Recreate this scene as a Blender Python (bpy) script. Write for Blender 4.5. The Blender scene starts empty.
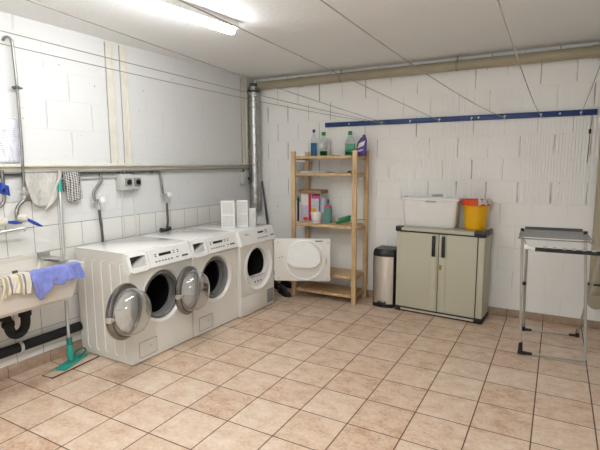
import bpy, bmesh, math, random
from mathutils import Vector, Matrix
random.seed(7)
C = bpy.context.scene.collection
PI = math.pi

# ------------------------------------------------------------------ node helpers
class NT:
    def __init__(s, name):
        m = bpy.data.materials.new(name); m.use_nodes = True
        s.m = m; s.t = m.node_tree; s.b = s.t.nodes['Principled BSDF']
        s.co = None
    def node(s, kind, **kw):
        n = s.t.nodes.new(kind)
        for k, v in kw.items(): setattr(n, k, v)
        return n
    def link(s, a, b): s.t.links.new(a, b)
    def coord(s):
        if s.co is None: s.co = s.node('ShaderNodeTexCoord').outputs['Object']
        return s.co
    def xyz(s):
        n = s.node('ShaderNodeSeparateXYZ'); s.link(s.coord(), n.inputs[0]); return n.outputs
    def m_(s, op, a, b=None, c=None, clamp=False):
        n = s.node('ShaderNodeMath', operation=op); n.use_clamp = clamp
        for i, v in enumerate((a, b, c)):
            if v is None: continue
            if isinstance(v, (int, float)): n.inputs[i].default_value = v
            else: s.link(v, n.inputs[i])
        return n.outputs[0]
    def noise(s, scale, detail=3, rough=.55, vec=None, stretch=None):
        n = s.node('ShaderNodeTexNoise'); n.inputs['Scale'].default_value = scale
        n.inputs['Detail'].default_value = detail; n.inputs['Roughness'].default_value = rough
        v = vec or s.coord()
        if stretch:
            mp = s.node('ShaderNodeMapping'); mp.inputs['Scale'].default_value = stretch
            s.link(v, mp.inputs[0]); v = mp.outputs[0]
        s.link(v, n.inputs['Vector']); return n.outputs['Fac']
    def ramp(s, f, stops):
        n = s.node('ShaderNodeValToRGB'); e = n.color_ramp.elements
        e[0].position, e[0].color = stops[0][0], (*stops[0][1], 1)
        e[1].position, e[1].color = stops[-1][0], (*stops[-1][1], 1)
        for p, c in stops[1:-1]:
            k = e.new(p); k.color = (*c, 1)
        s.link(f, n.inputs[0]); return n.outputs[0]
    def mix(s, f, a, b):
        n = s.node('ShaderNodeMix', data_type='RGBA')
        for i, v in ((0, f), (6, a), (7, b)):
            if isinstance(v, (int, float)): n.inputs[i].default_value = v
            elif isinstance(v, tuple): n.inputs[i].default_value = (*v, 1)
            else: s.link(v, n.inputs[i])
        return n.outputs[2]
    def color(s, v):
        if isinstance(v, tuple): s.b.inputs['Base Color'].default_value = (*v, 1)
        else: s.link(v, s.b.inputs['Base Color'])
    def bump(s, h, dist, strength=1):
        n = s.node('ShaderNodeBump'); n.inputs['Distance'].default_value = dist
        n.inputs['Strength'].default_value = strength
        s.link(h, n.inputs['Height']); s.link(n.outputs[0], s.b.inputs['Normal'])
    def set(s, **kw):
        for k, v in kw.items(): s.b.inputs[k.replace('_', ' ')].default_value = v

def lin(h):
    o = []
    for i in (0, 2, 4):
        c = int(h[i:i+2], 16)/255
        o.append(c/12.92 if c <= .04045 else ((c+.055)/1.055)**2.4)
    return tuple(o)

def plain(name, hexc, rough=.5, metal=0., var=.06, scale=9, bump=0., coat=0., spec=.5):
    n = NT(name); c = lin(hexc)
    f = n.noise(scale)
    n.color(n.ramp(f, [(.3, tuple(x*(1-var) for x in c)), (.7, tuple(min(1, x*(1+var)) for x in c))]))
    n.set(Roughness=rough, Metallic=metal)
    n.b.inputs['Coat Weight'].default_value = coat
    n.b.inputs['Specular IOR Level'].default_value = spec
    if bump: n.bump(n.noise(scale*6), bump)
    return n.m

def glassy(name, hexc, rough=.05, ior=1.35, var=.02):
    n = NT(name); c = lin(hexc)
    n.color(n.ramp(n.noise(20), [(.3, tuple(x*(1-var) for x in c)), (.7, c)]))
    n.set(Roughness=rough, IOR=ior); n.b.inputs['Transmission Weight'].default_value = 1.
    return n.m

M = {}
# floor tiles
def floor_mat():
    n = NT('floor_tiles'); x, y, z = n.xyz()
    S = .3263
    u = n.m_('DIVIDE', n.m_('ADD', x, 1.6767+S*40), S); v = n.m_('DIVIDE', n.m_('SUBTRACT', y, 2.0753-S*40), S)
    def edge(t):
        f = n.m_('FRACT', t); return n.m_('MINIMUM', f, n.m_('SUBTRACT', 1., f))
    du, dv = edge(u), edge(v)
    e = n.m_('MULTIPLY', n.m_('MINIMUM', du, dv), S)
    g = n.m_('SUBTRACT', 1., n.m_('DIVIDE', n.m_('SUBTRACT', e, .0027), .0016, clamp=True), clamp=True)
    comb = n.node('ShaderNodeCombineXYZ'); n.link(n.m_('FLOOR', u), comb.inputs[0]); n.link(n.m_('FLOOR', v), comb.inputs[1])
    wn = n.node('ShaderNodeTexWhiteNoise', noise_dimensions='3D'); n.link(comb.outputs[0], wn.inputs[0])
    big = n.noise(8, 5, .65, stretch=(1, 1.3, 1)); fine = n.noise(45, 5, .7)
    f = n.m_('ADD', n.m_('MULTIPLY', big, .55), n.m_('MULTIPLY', fine, .45))
    f = n.m_('ADD', f, n.m_('MULTIPLY', n.m_('SUBTRACT', wn.outputs[0], .5), .10))
    c = n.ramp(f, [(.36, lin('b99377')), (.46, lin('ceb299')), (.55, lin('d8c1aa')), (.66, lin('dfd0c0'))])
    n.color(n.mix(g, c, lin('5e4637')))
    n.link(n.m_('ADD', n.m_('MULTIPLY', g, .4), n.m_('ADD', .36, n.m_('MULTIPLY', fine, .18))), n.b.inputs['Roughness'])
    h = n.m_('SUBTRACT', n.m_('MULTIPLY', fine, .25), g)
    n.bump(h, .0016)
    return n.m
M['floor'] = floor_mat()

def block_mat(name, axis, u0, z0, W, Hh, base, warm, rib_lo, rib_hi, joint_dark, rib_from=None, ramp_=.5):
    n = NT(name); xyz = n.xyz(); a = xyz[axis]; z = xyz[2]
    r = n.m_('DIVIDE', n.m_('SUBTRACT', z, z0-Hh*20), Hh); row = n.m_('FLOOR', r)
    wob = n.m_('MULTIPLY', n.m_('SUBTRACT', n.noise(7, 2), .5), .012)
    odd = n.m_('MODULO', row, 2.)
    u = n.m_('ADD', n.m_('DIVIDE', n.m_('ADD', n.m_('SUBTRACT', a, u0-W*40), wob), W), n.m_('MULTIPLY', odd, .5))
    fu = n.m_('FRACT', u); eu = n.m_('MULTIPLY', n.m_('MINIMUM', fu, n.m_('SUBTRACT', 1., fu)), W)
    fr = n.m_('FRACT', r); ez = n.m_('MULTIPLY', n.m_('MINIMUM', fr, n.m_('SUBTRACT', 1., fr)), Hh)
    # random strength per vertical joint
    comb = n.node('ShaderNodeCombineXYZ'); n.link(n.m_('ROUND', u), comb.inputs[0]); n.link(row, comb.inputs[1])
    wn = n.node('ShaderNodeTexWhiteNoise', noise_dimensions='3D'); n.link(comb.outputs[0], wn.inputs[0])
    jw = n.m_('ADD', .0008, n.m_('MULTIPLY', n.m_('POWER', wn.outputs[0], 2.2), .0042))
    inner = n.m_('GREATER_THAN', ez, .012)
    vj = n.m_('MULTIPLY', n.m_('SUBTRACT', 1., n.m_('DIVIDE', n.m_('SUBTRACT', eu, jw), .0025, clamp=True), clamp=True), inner)
    patch = n.noise(2.3, 3, .6)
    open_ = n.m_('MULTIPLY', n.m_('SUBTRACT', n.noise(3.1, 2, .5, stretch=(1, 1, .6)), .38), 5., clamp=True)
    low = n.m_('DIVIDE', n.m_('SUBTRACT', z, 1.12), .08, clamp=True)
    vj = n.m_('MULTIPLY', n.m_('MULTIPLY', vj, open_), n.m_('ADD', .25, n.m_('MULTIPLY', low, .75)))
    hj = n.m_('SUBTRACT', 1., n.m_('DIVIDE', ez, .004, clamp=True), clamp=True)
    # fine vertical ribs of the extruded blocks
    rib = n.m_('SINE', n.m_('MULTIPLY', a, 2*PI/.0262))
    rm = n.m_('MULTIPLY', n.m_('SUBTRACT', n.noise(1.6, 2), .30), 3.2, clamp=True)
    rz = n.m_('MULTIPLY', n.m_('DIVIDE', n.m_('SUBTRACT', z, rib_lo), .05, clamp=True), n.m_('DIVIDE', n.m_('SUBTRACT', rib_hi, z), .05, clamp=True))
    if rib_from is not None:
        rz = n.m_('MULTIPLY', rz, n.m_('ADD', .18, n.m_('MULTIPLY', n.m_('DIVIDE', n.m_('SUBTRACT', a, rib_from), .8, clamp=True), .82)))
    rm = n.m_('MULTIPLY', n.m_('MULTIPLY', rm, rz), inner)
    fine = n.noise(60, 4, .7)
    dirt = n.m_('MULTIPLY', n.m_('SUBTRACT', patch, .5), 1.2, clamp=True)
    c = n.mix(n.m_('MULTIPLY', dirt, .6), lin(base), lin(warm))
    c = n.mix(n.m_('MULTIPLY', vj, joint_dark), c, lin('8d8474'))
    c = n.mix(n.m_('MULTIPLY', n.m_('MULTIPLY', hj, .14), open_), c, lin('8d8474'))
    spots = n.m_('GREATER_THAN', n.noise(26, 1, .4), .79)
    c = n.mix(n.m_('MULTIPLY', spots, .5), c, lin('7d7362'))
    n.color(c); n.set(Roughness=.75); n.b.inputs['Specular IOR Level'].default_value = .3
    h = n.m_('ADD', n.m_('MULTIPLY', n.m_('MULTIPLY', rib, rm), ramp_), n.m_('MULTIPLY', fine, .22))
    h = n.m_('SUBTRACT', h, n.m_('MULTIPLY', vj, 1.2)); h = n.m_('SUBTRACT', h, n.m_('MULTIPLY', hj, .35))
    h = n.m_('ADD', h, n.m_('MULTIPLY', n.noise(9, 3), .5))
    n.bump(h, .0045)
    return n.m
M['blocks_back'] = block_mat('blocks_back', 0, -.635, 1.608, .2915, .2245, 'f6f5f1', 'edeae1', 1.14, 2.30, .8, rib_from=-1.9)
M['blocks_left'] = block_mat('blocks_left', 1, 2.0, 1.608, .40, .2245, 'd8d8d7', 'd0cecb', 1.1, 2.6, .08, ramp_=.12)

def ceiling_mat():
    n = NT('ceiling_paint'); x, y, z = n.xyz()
    base = n.mix(n.m_('MULTIPLY', n.noise(1.5, 4), .5), lin('ecedec'), lin('e2e2df'))
    yj = n.m_('ADD', y, n.m_('MULTIPLY', n.m_('SUBTRACT', n.noise(3, 2), .5), .03))
    yj = n.m_('SUBTRACT', n.m_('ADD', yj, n.m_('MULTIPLY', x, .05)), 3.29)
    j = n.m_('SUBTRACT', 1., n.m_('DIVIDE', n.m_('ABSOLUTE', yj), .006, clamp=True), clamp=True)
    n.color(n.mix(n.m_('MULTIPLY', j, .35), base, lin('efebe4')))
    n.set(Roughness=.8); n.bump(n.m_('ADD', n.noise(30, 4), n.m_('MULTIPLY', j, .6)), .003)
    return n.m
M['ceiling'] = ceiling_mat()

def wall_tile_mat():
    n = NT('white_wall_tiles'); x, y, z = n.xyz()
    def gm(a, o, s):
        f = n.m_('FRACT', n.m_('DIVIDE', n.m_('SUBTRACT', a, o-s*30), s))
        return n.m_('MULTIPLY', n.m_('MINIMUM', f, n.m_('SUBTRACT', 1., f)), s)
    e = n.m_('MINIMUM', gm(y, 2.025, .2025), gm(z, .89, .2))
    g = n.m_('SUBTRACT', 1., n.m_('DIVIDE', n.m_('SUBTRACT', e, .0012), .0012, clamp=True), clamp=True)
    c = n.mix(n.noise(2, 2), lin('dcdad5'), lin('e6e4df'))
    n.color(n.mix(n.m_('MULTIPLY', g, .9), c, lin('5f5a53')))
    n.link(n.m_('ADD', .28, n.m_('MULTIPLY', g, .5)), n.b.inputs['Roughness'])
    n.bump(n.m_('SUBTRACT', n.m_('MULTIPLY', n.noise(4, 2), .3), g), .0015)
    return n.m
M['wall_tile'] = wall_tile_mat()

def skirting_mat():
    n = NT('skirting_tiles'); x, y, z = n.xyz()
    def gm(a, o, s):
        f = n.m_('FRACT', n.m_('DIVIDE', n.m_('SUBTRACT', a, o-s*30), s))
        return n.m_('MULTIPLY', n.m_('MINIMUM', f, n.m_('SUBTRACT', 1., f)), s)
    e = n.m_('MINIMUM', gm(x, -.375, .3263), gm(y, 2.0753, .3263))
    g = n.m_('SUBTRACT', 1., n.m_('DIVIDE', n.m_('SUBTRACT', e, .0015), .0012, clamp=True), clamp=True)
    c = n.ramp(n.noise(24, 5, .65), [(.35, lin('9c8470')), (.65, lin('b59c86'))])
    n.color(n.mix(g, c, lin('5e4637'))); n.set(Roughness=.45); n.bump(g, -.001)
    return n.m
M['skirting'] = skirting_mat()

M['cream'] = plain('cream_paint', 'd8d4c8', .45)
M['beige_pvc'] = plain('beige_pvc', 'a59c84', .38, var=.05, scale=4)
M['zinc'] = plain('galvanised_steel', 'b4b4b2', .38, 1., var=.22, scale=30, bump=.0006)
M['pipe_grey'] = plain('dull_pipe_steel', '8d8b86', .35, .9, var=.2, scale=18)
M['chrome'] = plain('chrome', 'd8d8da', .12, 1., var=.03)
M['ring_steel'] = plain('door_ring_steel', '8e8b87', .16, 1., var=.06)
M['steel'] = plain('steel', 'd0cecb', .35, .85, var=.08, scale=12)
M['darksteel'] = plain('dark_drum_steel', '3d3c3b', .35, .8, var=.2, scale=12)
M['enamel'] = plain('washer_enamel', 'dedbd3', .3, var=.02, scale=3, coat=.2)
M['enamel_top'] = plain('washer_top', 'e8e7e3', .16, var=.02, scale=3, coat=.5)
M['panel_white'] = plain('panel_plastic', 'e6e5e1', .35, var=.02)
M['rib_line'] = plain('washer_rib', 'e9e7e0', .3, var=.02)
M['rubber_grey'] = plain('grey_rubber', '6f6e6c', .55)
M['inner_white'] = plain('bezel_white', 'ececea', .25, var=.02, coat=.4)
M['black'] = plain('black_plastic', '141414', .4, var=.2)
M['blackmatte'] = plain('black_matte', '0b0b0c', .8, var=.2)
M['dark_grey'] = plain('dark_grey_plastic', '4a4a4a', .5)
M['mid_grey'] = plain('mid_grey_plastic', '8a8a88', .5)
M['light_grey'] = plain('light_grey_plastic', 'bdbcb7', .45)
M['white_plastic'] = plain('white_plastic', 'eceae6', .32, var=.02)
M['cab_beige'] = plain('cabinet_beige', 'bdb9a4', .5, var=.02, scale=3)
M['cab_top'] = plain('cabinet_top', 'bdb8a6', .4, var=.02)
M['brass'] = plain('brass', 'a3873f', .3, 1.)
M['yellow'] = plain('yellow_plastic', 'e6ac00', .32, var=.05, scale=5)
M['orange_red'] = plain('orange_red_plastic', 'd9481c', .38, var=.05)
M['blue_rail'] = plain('blue_rail_paint', '1c3a74', .38, var=.12, scale=14)
M['line_white'] = plain('line_wire', '8d8981', .45)
M['teal'] = plain('teal_plastic', '1f9c8c', .4)
M['teal_dark'] = plain('dark_teal_plastic', '156b66', .4)
M['pad'] = plain('mop_pad', 'c9b49c', .95, bump=.003)
M['pad_edge'] = plain('mop_pad_edge', '4a2f25', .9)
M['alu'] = plain('aluminium_tube', 'bfbeba', .35, .6, var=.08)
M['sink'] = plain('sink_ceramic', 'd6d0c5', .22, var=.03, scale=4, coat=.3)
M['hose'] = plain('grey_hose', '55504a', .5, var=.1)
M['cable_white'] = plain('white_cable', 'd9d7d0', .5)
M['blue_plastic'] = plain('blue_plastic', '1c3f9c', .35)
M['bristle'] = plain('cream_bristle', 'e6e0cf', .9, scale=120, bump=.004, var=.15)
M['red'] = plain('red_print', 'b31c24', .5)
M['pink'] = plain('pink_plastic', 'dc5f8f', .4)
M['purple'] = plain('purple_plastic', '54408c', .35, var=.1)
M['lilac_paper'] = plain('lilac_print', 'cfcadf', .6, var=.12, scale=30)
M['navy'] = plain('navy_plastic', '1a3a8c', .4)
M['green_cap'] = plain('green_cap', '128a3a', .4)
M['green_dark'] = plain('green_scoop', '3f9a63', .4)
M['green_light'] = plain('pale_green_plastic', '5fa884', .4)
M['teal_bottle'] = plain('teal_grey_bottle', '5d978c', .3)
M['cardboard'] = plain('cardboard', '9a7a56', .85, var=.12, scale=20)
M['paper_grey'] = plain('grey_paper', 'c6c8cc', .8, var=.15, scale=20)
M['liquid_blue'] = glassy('blue_liquid', '4f86b8', .08, 1.33)
M['liquid_green'] = glassy('green_liquid', '1f9c5f', .08, 1.33)
M['liquid_dark'] = glassy('dark_green_liquid', '0f6b2c', .08, 1.33)
M['clear'] = glassy('clear_bottle', 'e6efee', .08, 1.12)
M['glass'] = glassy('door_glass', 'fbfcfb', .02, 1.3); M['glass'].node_tree.nodes['Principled BSDF'].inputs['Coat Weight'].default_value = 1.; M['glass'].node_tree.nodes['Principled BSDF'].inputs['Transmission Weight'].default_value = .93
M['clear_sheet'] = glassy('clear_plastic', 'f4f5f4', .35, 1.08); M['clear_sheet'].node_tree.nodes['Principled BSDF'].inputs['Transmission Weight'].default_value = .45

def wood_mat():
    n = NT('pine_wood')
    f = n.noise(14, 4, .6, stretch=(1, 4, .35))
    n.color(n.ramp(f, [(.3, lin('b8946a')), (.5, lin('ccab80')), (.7, lin('dabb92'))]))
    n.set(Roughness=.5); n.bump(f, .0008); return n.m
M['wood'] = wood_mat()

def cloth_mat(name, c1, c2, scale=40):
    n = NT(name); f = n.noise(scale, 5, .7); wr = n.noise(14, 3, .6, stretch=(1, 1.8, .7))
    n.color(n.ramp(f, [(.3, lin(c1)), (.7, lin(c2))])); n.set(Roughness=.95)
    n.b.inputs['Sheen Weight'].default_value = .2
    n.bump(n.m_('ADD', n.m_('MULTIPLY', wr, 6.), n.m_('ADD', f, n.noise(300, 2))), .004); return n.m
M['towel_grey'] = cloth_mat('grey_towel_cloth', 'b9b5ae', 'd0ccc5', 12)
M['cloth_blue'] = cloth_mat('blue_violet_cloth', '6c77bf', '8a92d4', 20)
M['cloth_white'] = cloth_mat('white_rag', 'c4c0bb', 'dedad6', 30)
M['bag'] = cloth_mat('white_bag', 'b4b1aa', 'cbc8c2', 10)

def stripes(name, axis, period, stops, rough=.95):
    n = NT(name); a = n.xyz()[axis]
    wob = n.m_('MULTIPLY', n.m_('SUBTRACT', n.noise(12, 2), .5), .012)
    f = n.m_('FRACT', n.m_('DIVIDE', n.m_('ADD', n.m_('ADD', a, wob), 10.), period))
    r = n.node('ShaderNodeValToRGB'); r.color_ramp.interpolation = 'CONSTANT'
    e = r.color_ramp.elements; e[0].position = 0; e[0].color = (*lin(stops[0][1]), 1)
    e[1].position = stops[1][0]; e[1].color = (*lin(stops[1][1]), 1)
    for p, c in stops[2:]:
        k = e.new(p); k.color = (*lin(c), 1)
    n.link(f, r.inputs[0]); n.color(r.outputs[0]); n.set(Roughness=rough)
    n.bump(n.noise(200, 3), .002); return n.m
M['cloth_stripe'] = stripes('beige_striped_cloth', 1, .085, [(0, 'cfc6b4'), (.36, 'ab9c7c'), (.58, 'cfc6b4'), (.70, '77758c'), (.84, 'cfc6b4')])
def check_mat():
    n = NT('black_white_woven_towel'); x, y, z = n.xyz()
    a = n.m_('SINE', n.m_('MULTIPLY', y, 2*PI/.021)); b = n.m_('SINE', n.m_('MULTIPLY', n.m_('ADD', z, n.m_('MULTIPLY', y, .3)), 2*PI/.02))
    f = n.m_('ADD', n.m_('MULTIPLY', a, .42), n.m_('MULTIPLY', b, .26)); f = n.m_('ADD', f, n.m_('MULTIPLY', n.m_('SUBTRACT', n.noise(60, 2), .5), 1.2))
    n.color(n.ramp(n.m_('ADD', f, .5), [(.2, lin('4d4b49')), (.62, lin('bdb9b3'))])); n.set(Roughness=.95); n.bump(f, .002); return n.m
M['check'] = check_mat()

def notice_mat():
    n = NT('printed_notice'); x, y, z = n.xyz()
    row = n.m_('FRACT', n.m_('DIVIDE', z, .0135)); word = n.noise(55, 2, .5, stretch=(1, 1, .25))
    t = n.m_('MULTIPLY', n.m_('GREATER_THAN', row, .6), n.m_('GREATER_THAN', word, .5))
    big = n.m_('GREATER_THAN', n.noise(9, 1, .5, stretch=(1, .5, 1)), .52)
    c = n.mix(n.m_('MULTIPLY', t, n.m_('ADD', .25, n.m_('MULTIPLY', big, .4))), lin('dcdde6'), lin('7d8096'))
    n.color(c); n.set(Roughness=.35); n.bump(n.noise(12, 3), .004); return n.m
M['notice'] = notice_mat()

def grid_mat():
    n = NT('lint_mesh'); x, y, z = n.xyz()
    f = n.noise(200, 2)
    n.color(n.ramp(f, [(.3, lin('c4c4c1')), (.7, lin('d8d8d5'))])); n.set(Roughness=.7); return n.m
M['mesh'] = grid_mat()

def lamp_mat(e):
    n = NT('lit_diffuser'); n.color(lin('ffffff'))
    n.b.inputs['Emission Color'].default_value = (.955, .985, 1., 1)
    n.b.inputs['Emission Strength'].default_value = e
    n.set(Roughness=.5); return n.m
M['lamp_housing'] = plain('white_lamp_housing', 'f2f2f0', .4)
M['lamp'] = lamp_mat(60.); M['lamp_fill'] = lamp_mat(78.)

def brushed():
    n = NT('brushed_stainless')
    f = n.noise(30, 4, .6, stretch=(6, 6, .2))
    n.color(n.ramp(f, [(.3, lin('cfcecb')), (.7, lin('e6e5e2'))])); n.set(Roughness=.3, Metallic=.9); n.bump(f, .0004); return n.m
M['brushed'] = brushed()

# ------------------------------------------------------------------ mesh helpers
def _mk(): return bmesh.new()
def T(bm, verts, mat):
    if mat is not None: bmesh.ops.transform(bm, matrix=mat, verts=verts)
def box(bm, x0, x1, y0, y1, z0, z1, bev=0., mat=None, seg=2):
    r = bmesh.ops.create_cube(bm, size=1.); v = r['verts']
    bmesh.ops.transform(bm, matrix=Matrix.Translation(((x0+x1)/2, (y0+y1)/2, (z0+z1)/2)) @ Matrix.Diagonal((abs(x1-x0), abs(y1-y0), abs(z1-z0), 1)), verts=v)
    if bev > 0:
        es = list({e for q in v for e in q.link_edges})
        r2 = bmesh.ops.bevel(bm, geom=es, offset=bev, segments=seg, profile=.5, affect='EDGES', clamp_overlap=True)
        v = list({q for q in r2['verts']} | {q for q in v if q.is_valid})
        v = list(set(v) | {w for f in r2['faces'] for w in f.verts})
        # collect the whole island
        seen = set(v); st = list(v)
        while st:
            q = st.pop()
            for e in q.link_edges:
                o = e.other_vert(q)
                if o not in seen: seen.add(o); st.append(o)
        v = list(seen)
    T(bm, v, mat); return bm
def tube(bm, pts, r, seg=10, cap=True, closed=False):
    pts = [Vector(p) for p in pts]; n = len(pts)
    rs = r if isinstance(r, (list, tuple)) else [r]*n
    rings = []; prev = None
    for i, p in enumerate(pts):
        if closed: t = (pts[(i+1) % n]-pts[i-1]).normalized()
        elif i == 0: t = (pts[1]-p).normalized()
        elif i == n-1: t = (p-pts[i-1]).normalized()
        else: t = ((pts[i+1]-p).normalized()+(p-pts[i-1]).normalized()).normalized()
        if prev is None:
            a = t.cross(Vector((0, 0, 1)));
            if a.length < .1: a = t.cross(Vector((1, 0, 0)))
            a.normalize()
        else:
            a = prev-t*prev.dot(t); a.normalize()
        prev = a; b = t.cross(a)
        rings.append([bm.verts.new(p+(a*math.cos(2*PI*k/seg)+b*math.sin(2*PI*k/seg))*rs[i]) for k in range(seg)])
    for i in range(n if closed else n-1):
        A, B = rings[i], rings[(i+1) % n]
        for k in range(seg): bm.faces.new((A[k], A[(k+1) % seg], B[(k+1) % seg], B[k]))
    if cap and not closed:
        bm.faces.new(rings[0][::-1]); bm.faces.new(rings[-1])
    return bm
def smooth_path(pts, sub=6):
    P = [Vector(p) for p in pts]; P = [P[0]*2-P[1]]+P+[P[-1]*2-P[-2]]; out = []
    for i in range(1, len(P)-2):
        for k in range(sub):
            t = k/sub; a, b, c, d = P[i-1], P[i], P[i+1], P[i+2]
            out.append(.5*((2*b)+(c-a)*t+(2*a-5*b+4*c-d)*t*t+(3*b-a-3*c+d)*t**3))
    out.append(P[-2]); return out
def lathe(bm, prof, seg=32, mat=None, sx=1., sy=1.):
    rings = []; vs = []
    for r, z in prof:
        if r < 1e-5:
            v = bm.verts.new((0, 0, z)); rings.append([v]); vs.append(v)
        else:
            R = [bm.verts.new((r*sx*math.cos(2*PI*k/seg), r*sy*math.sin(2*PI*k/seg), z)) for k in range(seg)]
            rings.append(R); vs += R
    for A, B in zip(rings, rings[1:]):
        for k in range(seg):
            if len(A) == 1 and len(B) == 1: continue
            if len(A) == 1: bm.faces.new((A[0], B[k], B[(k+1) % seg]))
            elif len(B) == 1: bm.faces.new((A[k], A[(k+1) % seg], B[0]))
            else: bm.faces.new((A[k], A[(k+1) % seg], B[(k+1) % seg], B[k]))
    T(bm, vs, mat); return bm
def prism(bm, poly, h0, h1, mat=None, bev=0.):
    """poly in local xy, extruded along z from h0 to h1, then transformed."""
    lo = [bm.verts.new((x, y, h0)) for x, y in poly]; hi = [bm.verts.new((x, y, h1)) for x, y in poly]
    n = len(poly); fs = [bm.faces.new(lo[::-1]), bm.faces.new(hi)]
    for k in range(n): fs.append(bm.faces.new((lo[k], lo[(k+1) % n], hi[(k+1) % n], hi[k])))
    vs = lo+hi
    if bev:
        es = list({e for e in fs[1].edges})
        r = bmesh.ops.bevel(bm, geom=es, offset=bev, segments=2, profile=.5, affect='EDGES')
        vs = list({v for v in vs if v.is_valid} | set(r['verts']))
    T(bm, vs, mat); return bm
def plate_hole(bm, x0, x1, z0, z1, cx, cz, r, y0, y1, seg=64):
    """front plate in the xz plane with a round hole, between y0 (front) and y1."""
    def outer(a):
        dx, dz = math.cos(a), math.sin(a); t = 1e9
        if dx > 1e-9: t = min(t, (x1-cx)/dx)
        if dx < -1e-9: t = min(t, (x0-cx)/dx)
        if dz > 1e-9: t = min(t, (z1-cz)/dz)
        if dz < -1e-9: t = min(t, (z0-cz)/dz)
        return (cx+dx*t, cz+dz*t)
    angs = sorted({round(2*PI*k/seg, 6) for k in range(seg)} | {round(math.atan2(z-cz, x-cx) % (2*PI), 6) for x in (x0, x1) for z in (z0, z1)})
    L = []
    for a in angs:
        ox, oz = outer(a); ix, iz = cx+r*math.cos(a), cz+r*math.sin(a)
        L.append([bm.verts.new(p) for p in ((ox, y0, oz), (ix, y0, iz), (ix, y1, iz), (ox, y1, oz))])
    n = len(L)
    for k in range(n):
        A, B = L[k], L[(k+1) % n]
        for i in range(4): bm.faces.new((A[i], A[(i+1) % 4], B[(i+1) % 4], B[i]))
    return bm
def surf(bm, fn, nu, nv):
    g = [[bm.verts.new(fn(i/nu, j/nv)) for j in range(nv+1)] for i in range(nu+1)]
    for i in range(nu):
        for j in range(nv): bm.faces.new((g[i][j], g[i+1][j], g[i+1][j+1], g[i][j+1]))
    return bm
RX = lambda d: Matrix.Rotation(math.radians(d), 4, 'X')
RY = lambda d: Matrix.Rotation(math.radians(d), 4, 'Y')
RZ = lambda d: Matrix.Rotation(math.radians(d), 4, 'Z')
TR = lambda x, y, z: Matrix.Translation((x, y, z))

def obj(name, bm, mat, parent=None, solid=0., sub=0, ang=35):
    bmesh.ops.recalc_face_normals(bm, faces=bm.faces[:])
    me = bpy.data.meshes.new(name); bm.to_mesh(me); bm.free()
    me.materials.append(M[mat] if isinstance(mat, str) else mat)
    for p in me.polygons: p.use_smooth = True
    me.set_sharp_from_angle(angle=math.radians(ang))
    o = bpy.data.objects.new(name, me); C.objects.link(o)
    if parent: o.parent = parent
    if solid:
        s = o.modifiers.new('thickness', 'SOLIDIFY'); s.thickness = solid; s.offset = 0
    if sub:
        s = o.modifiers.new('smooth', 'SUBSURF'); s.levels = sub; s.render_levels = sub
    return o
def struct(name, bm, mat, parent=None):
    o = obj(name, bm, mat, parent)
    if not parent: o['kind'] = 'structure'
    return o
def thing(name, label, cat, loc=(0, 0, 0), rz=0., group=None):
    o = bpy.data.objects.new(name, None); C.objects.link(o); o.empty_display_size = .1
    o.location = loc; o.rotation_euler = (0, 0, math.radians(rz)); o['label'] = label; o['category'] = cat
    if group: o['group'] = group
    return o
def tag(o, label, cat, group=None):
    o['label'] = label; o['category'] = cat
    if group: o['group'] = group
    return o
def one(name, bm, mat, label, cat, group=None, loc=None, **kw):
    o = obj(name, bm, mat, **kw)
    if loc: o.location = loc
    return tag(o, label, cat, group)
def B(*a, **k): return box(_mk(), *a, **k)
def copy_tree(o, parent=None):
    c = o.copy(); C.objects.link(c); c.parent = parent
    for ch in [k for k in bpy.data.objects if k.parent == o and k is not c]: copy_tree(ch, c)
    return c

XL, XR, YF, YB, ZC = -3.46, .43, -1.3, 5.0, 2.62
# ------------------------------------------------------------------ setting
struct('floor', B(XL-.1, XR+.1, YF-.1, YB+.1, -.1, 0), 'floor')
struct('ceiling', B(XL-.1, XR+.1, YF-.1, YB+.1, ZC, ZC+.1), 'ceiling')
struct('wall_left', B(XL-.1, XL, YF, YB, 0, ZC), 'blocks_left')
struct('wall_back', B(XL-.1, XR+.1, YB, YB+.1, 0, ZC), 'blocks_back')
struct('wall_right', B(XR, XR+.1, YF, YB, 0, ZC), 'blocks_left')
struct('wall_front', B(XL-.1, XR+.1, YF-.1, YF, 0, ZC), 'blocks_back')
struct('baseboard_back', B(XL+.01, XR, YB-.009, YB, 0, .08, bev=.002), 'skirting')
struct('baseboard_left', B(XL, XL+.012, YF, YB-.01, 0, .09, bev=.002), 'skirting')
bm = B(XL, XL+.007, .8, YB-.002, .09, 1.092); box(bm, XL, XL+.0071, .8, 2.228, 1.0925, 1.292)
struct('trim_1', bm, 'wall_tile')

# cream boarding on the left wall: a ledge and uprights
def upright(y0, y1, z0, z1, d, label):
    bm = B(XL, XL+d*.55, y0, y1, z0, z1)
    w = y1-y0
    box(bm, XL, XL+d, y0, y0+w*.28, z0, z1, bev=.002); box(bm, XL, XL+d, y1-w*.22, y1, z0, z1, bev=.002)
    return one('wall_batten', bm, 'cream', label, 'batten', 'cream battens on the left wall')
upright(2.756, 2.835, 1.566, 2.60, .016, 'cream batten left of its close twin, on the wall above towels')
upright(2.905, 2.985, 1.566, 2.60, .016, 'cream batten right of its close twin, above the switch box')
upright(4.70, 4.81, 1.566, 2.60, .02, 'cream corner batten beside the round metal duct')
t = thing('wall_ledge', 'long cream ledge running along the left wall above pipes and switches', 'ledge', (XL, 3., 1.52))
bm = B(0, .055, -3.2, 1.81, .025, .048, bev=.003); box(bm, 0, .02, -3.2, 1.81, -.01, .03, bev=.003); obj('ledge_board', bm, 'cream', t)
bm = B(0, .045, -3.2, 1.81, -.022, -.0105); obj('under_rail', bm, 'mid_grey', t)

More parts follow.
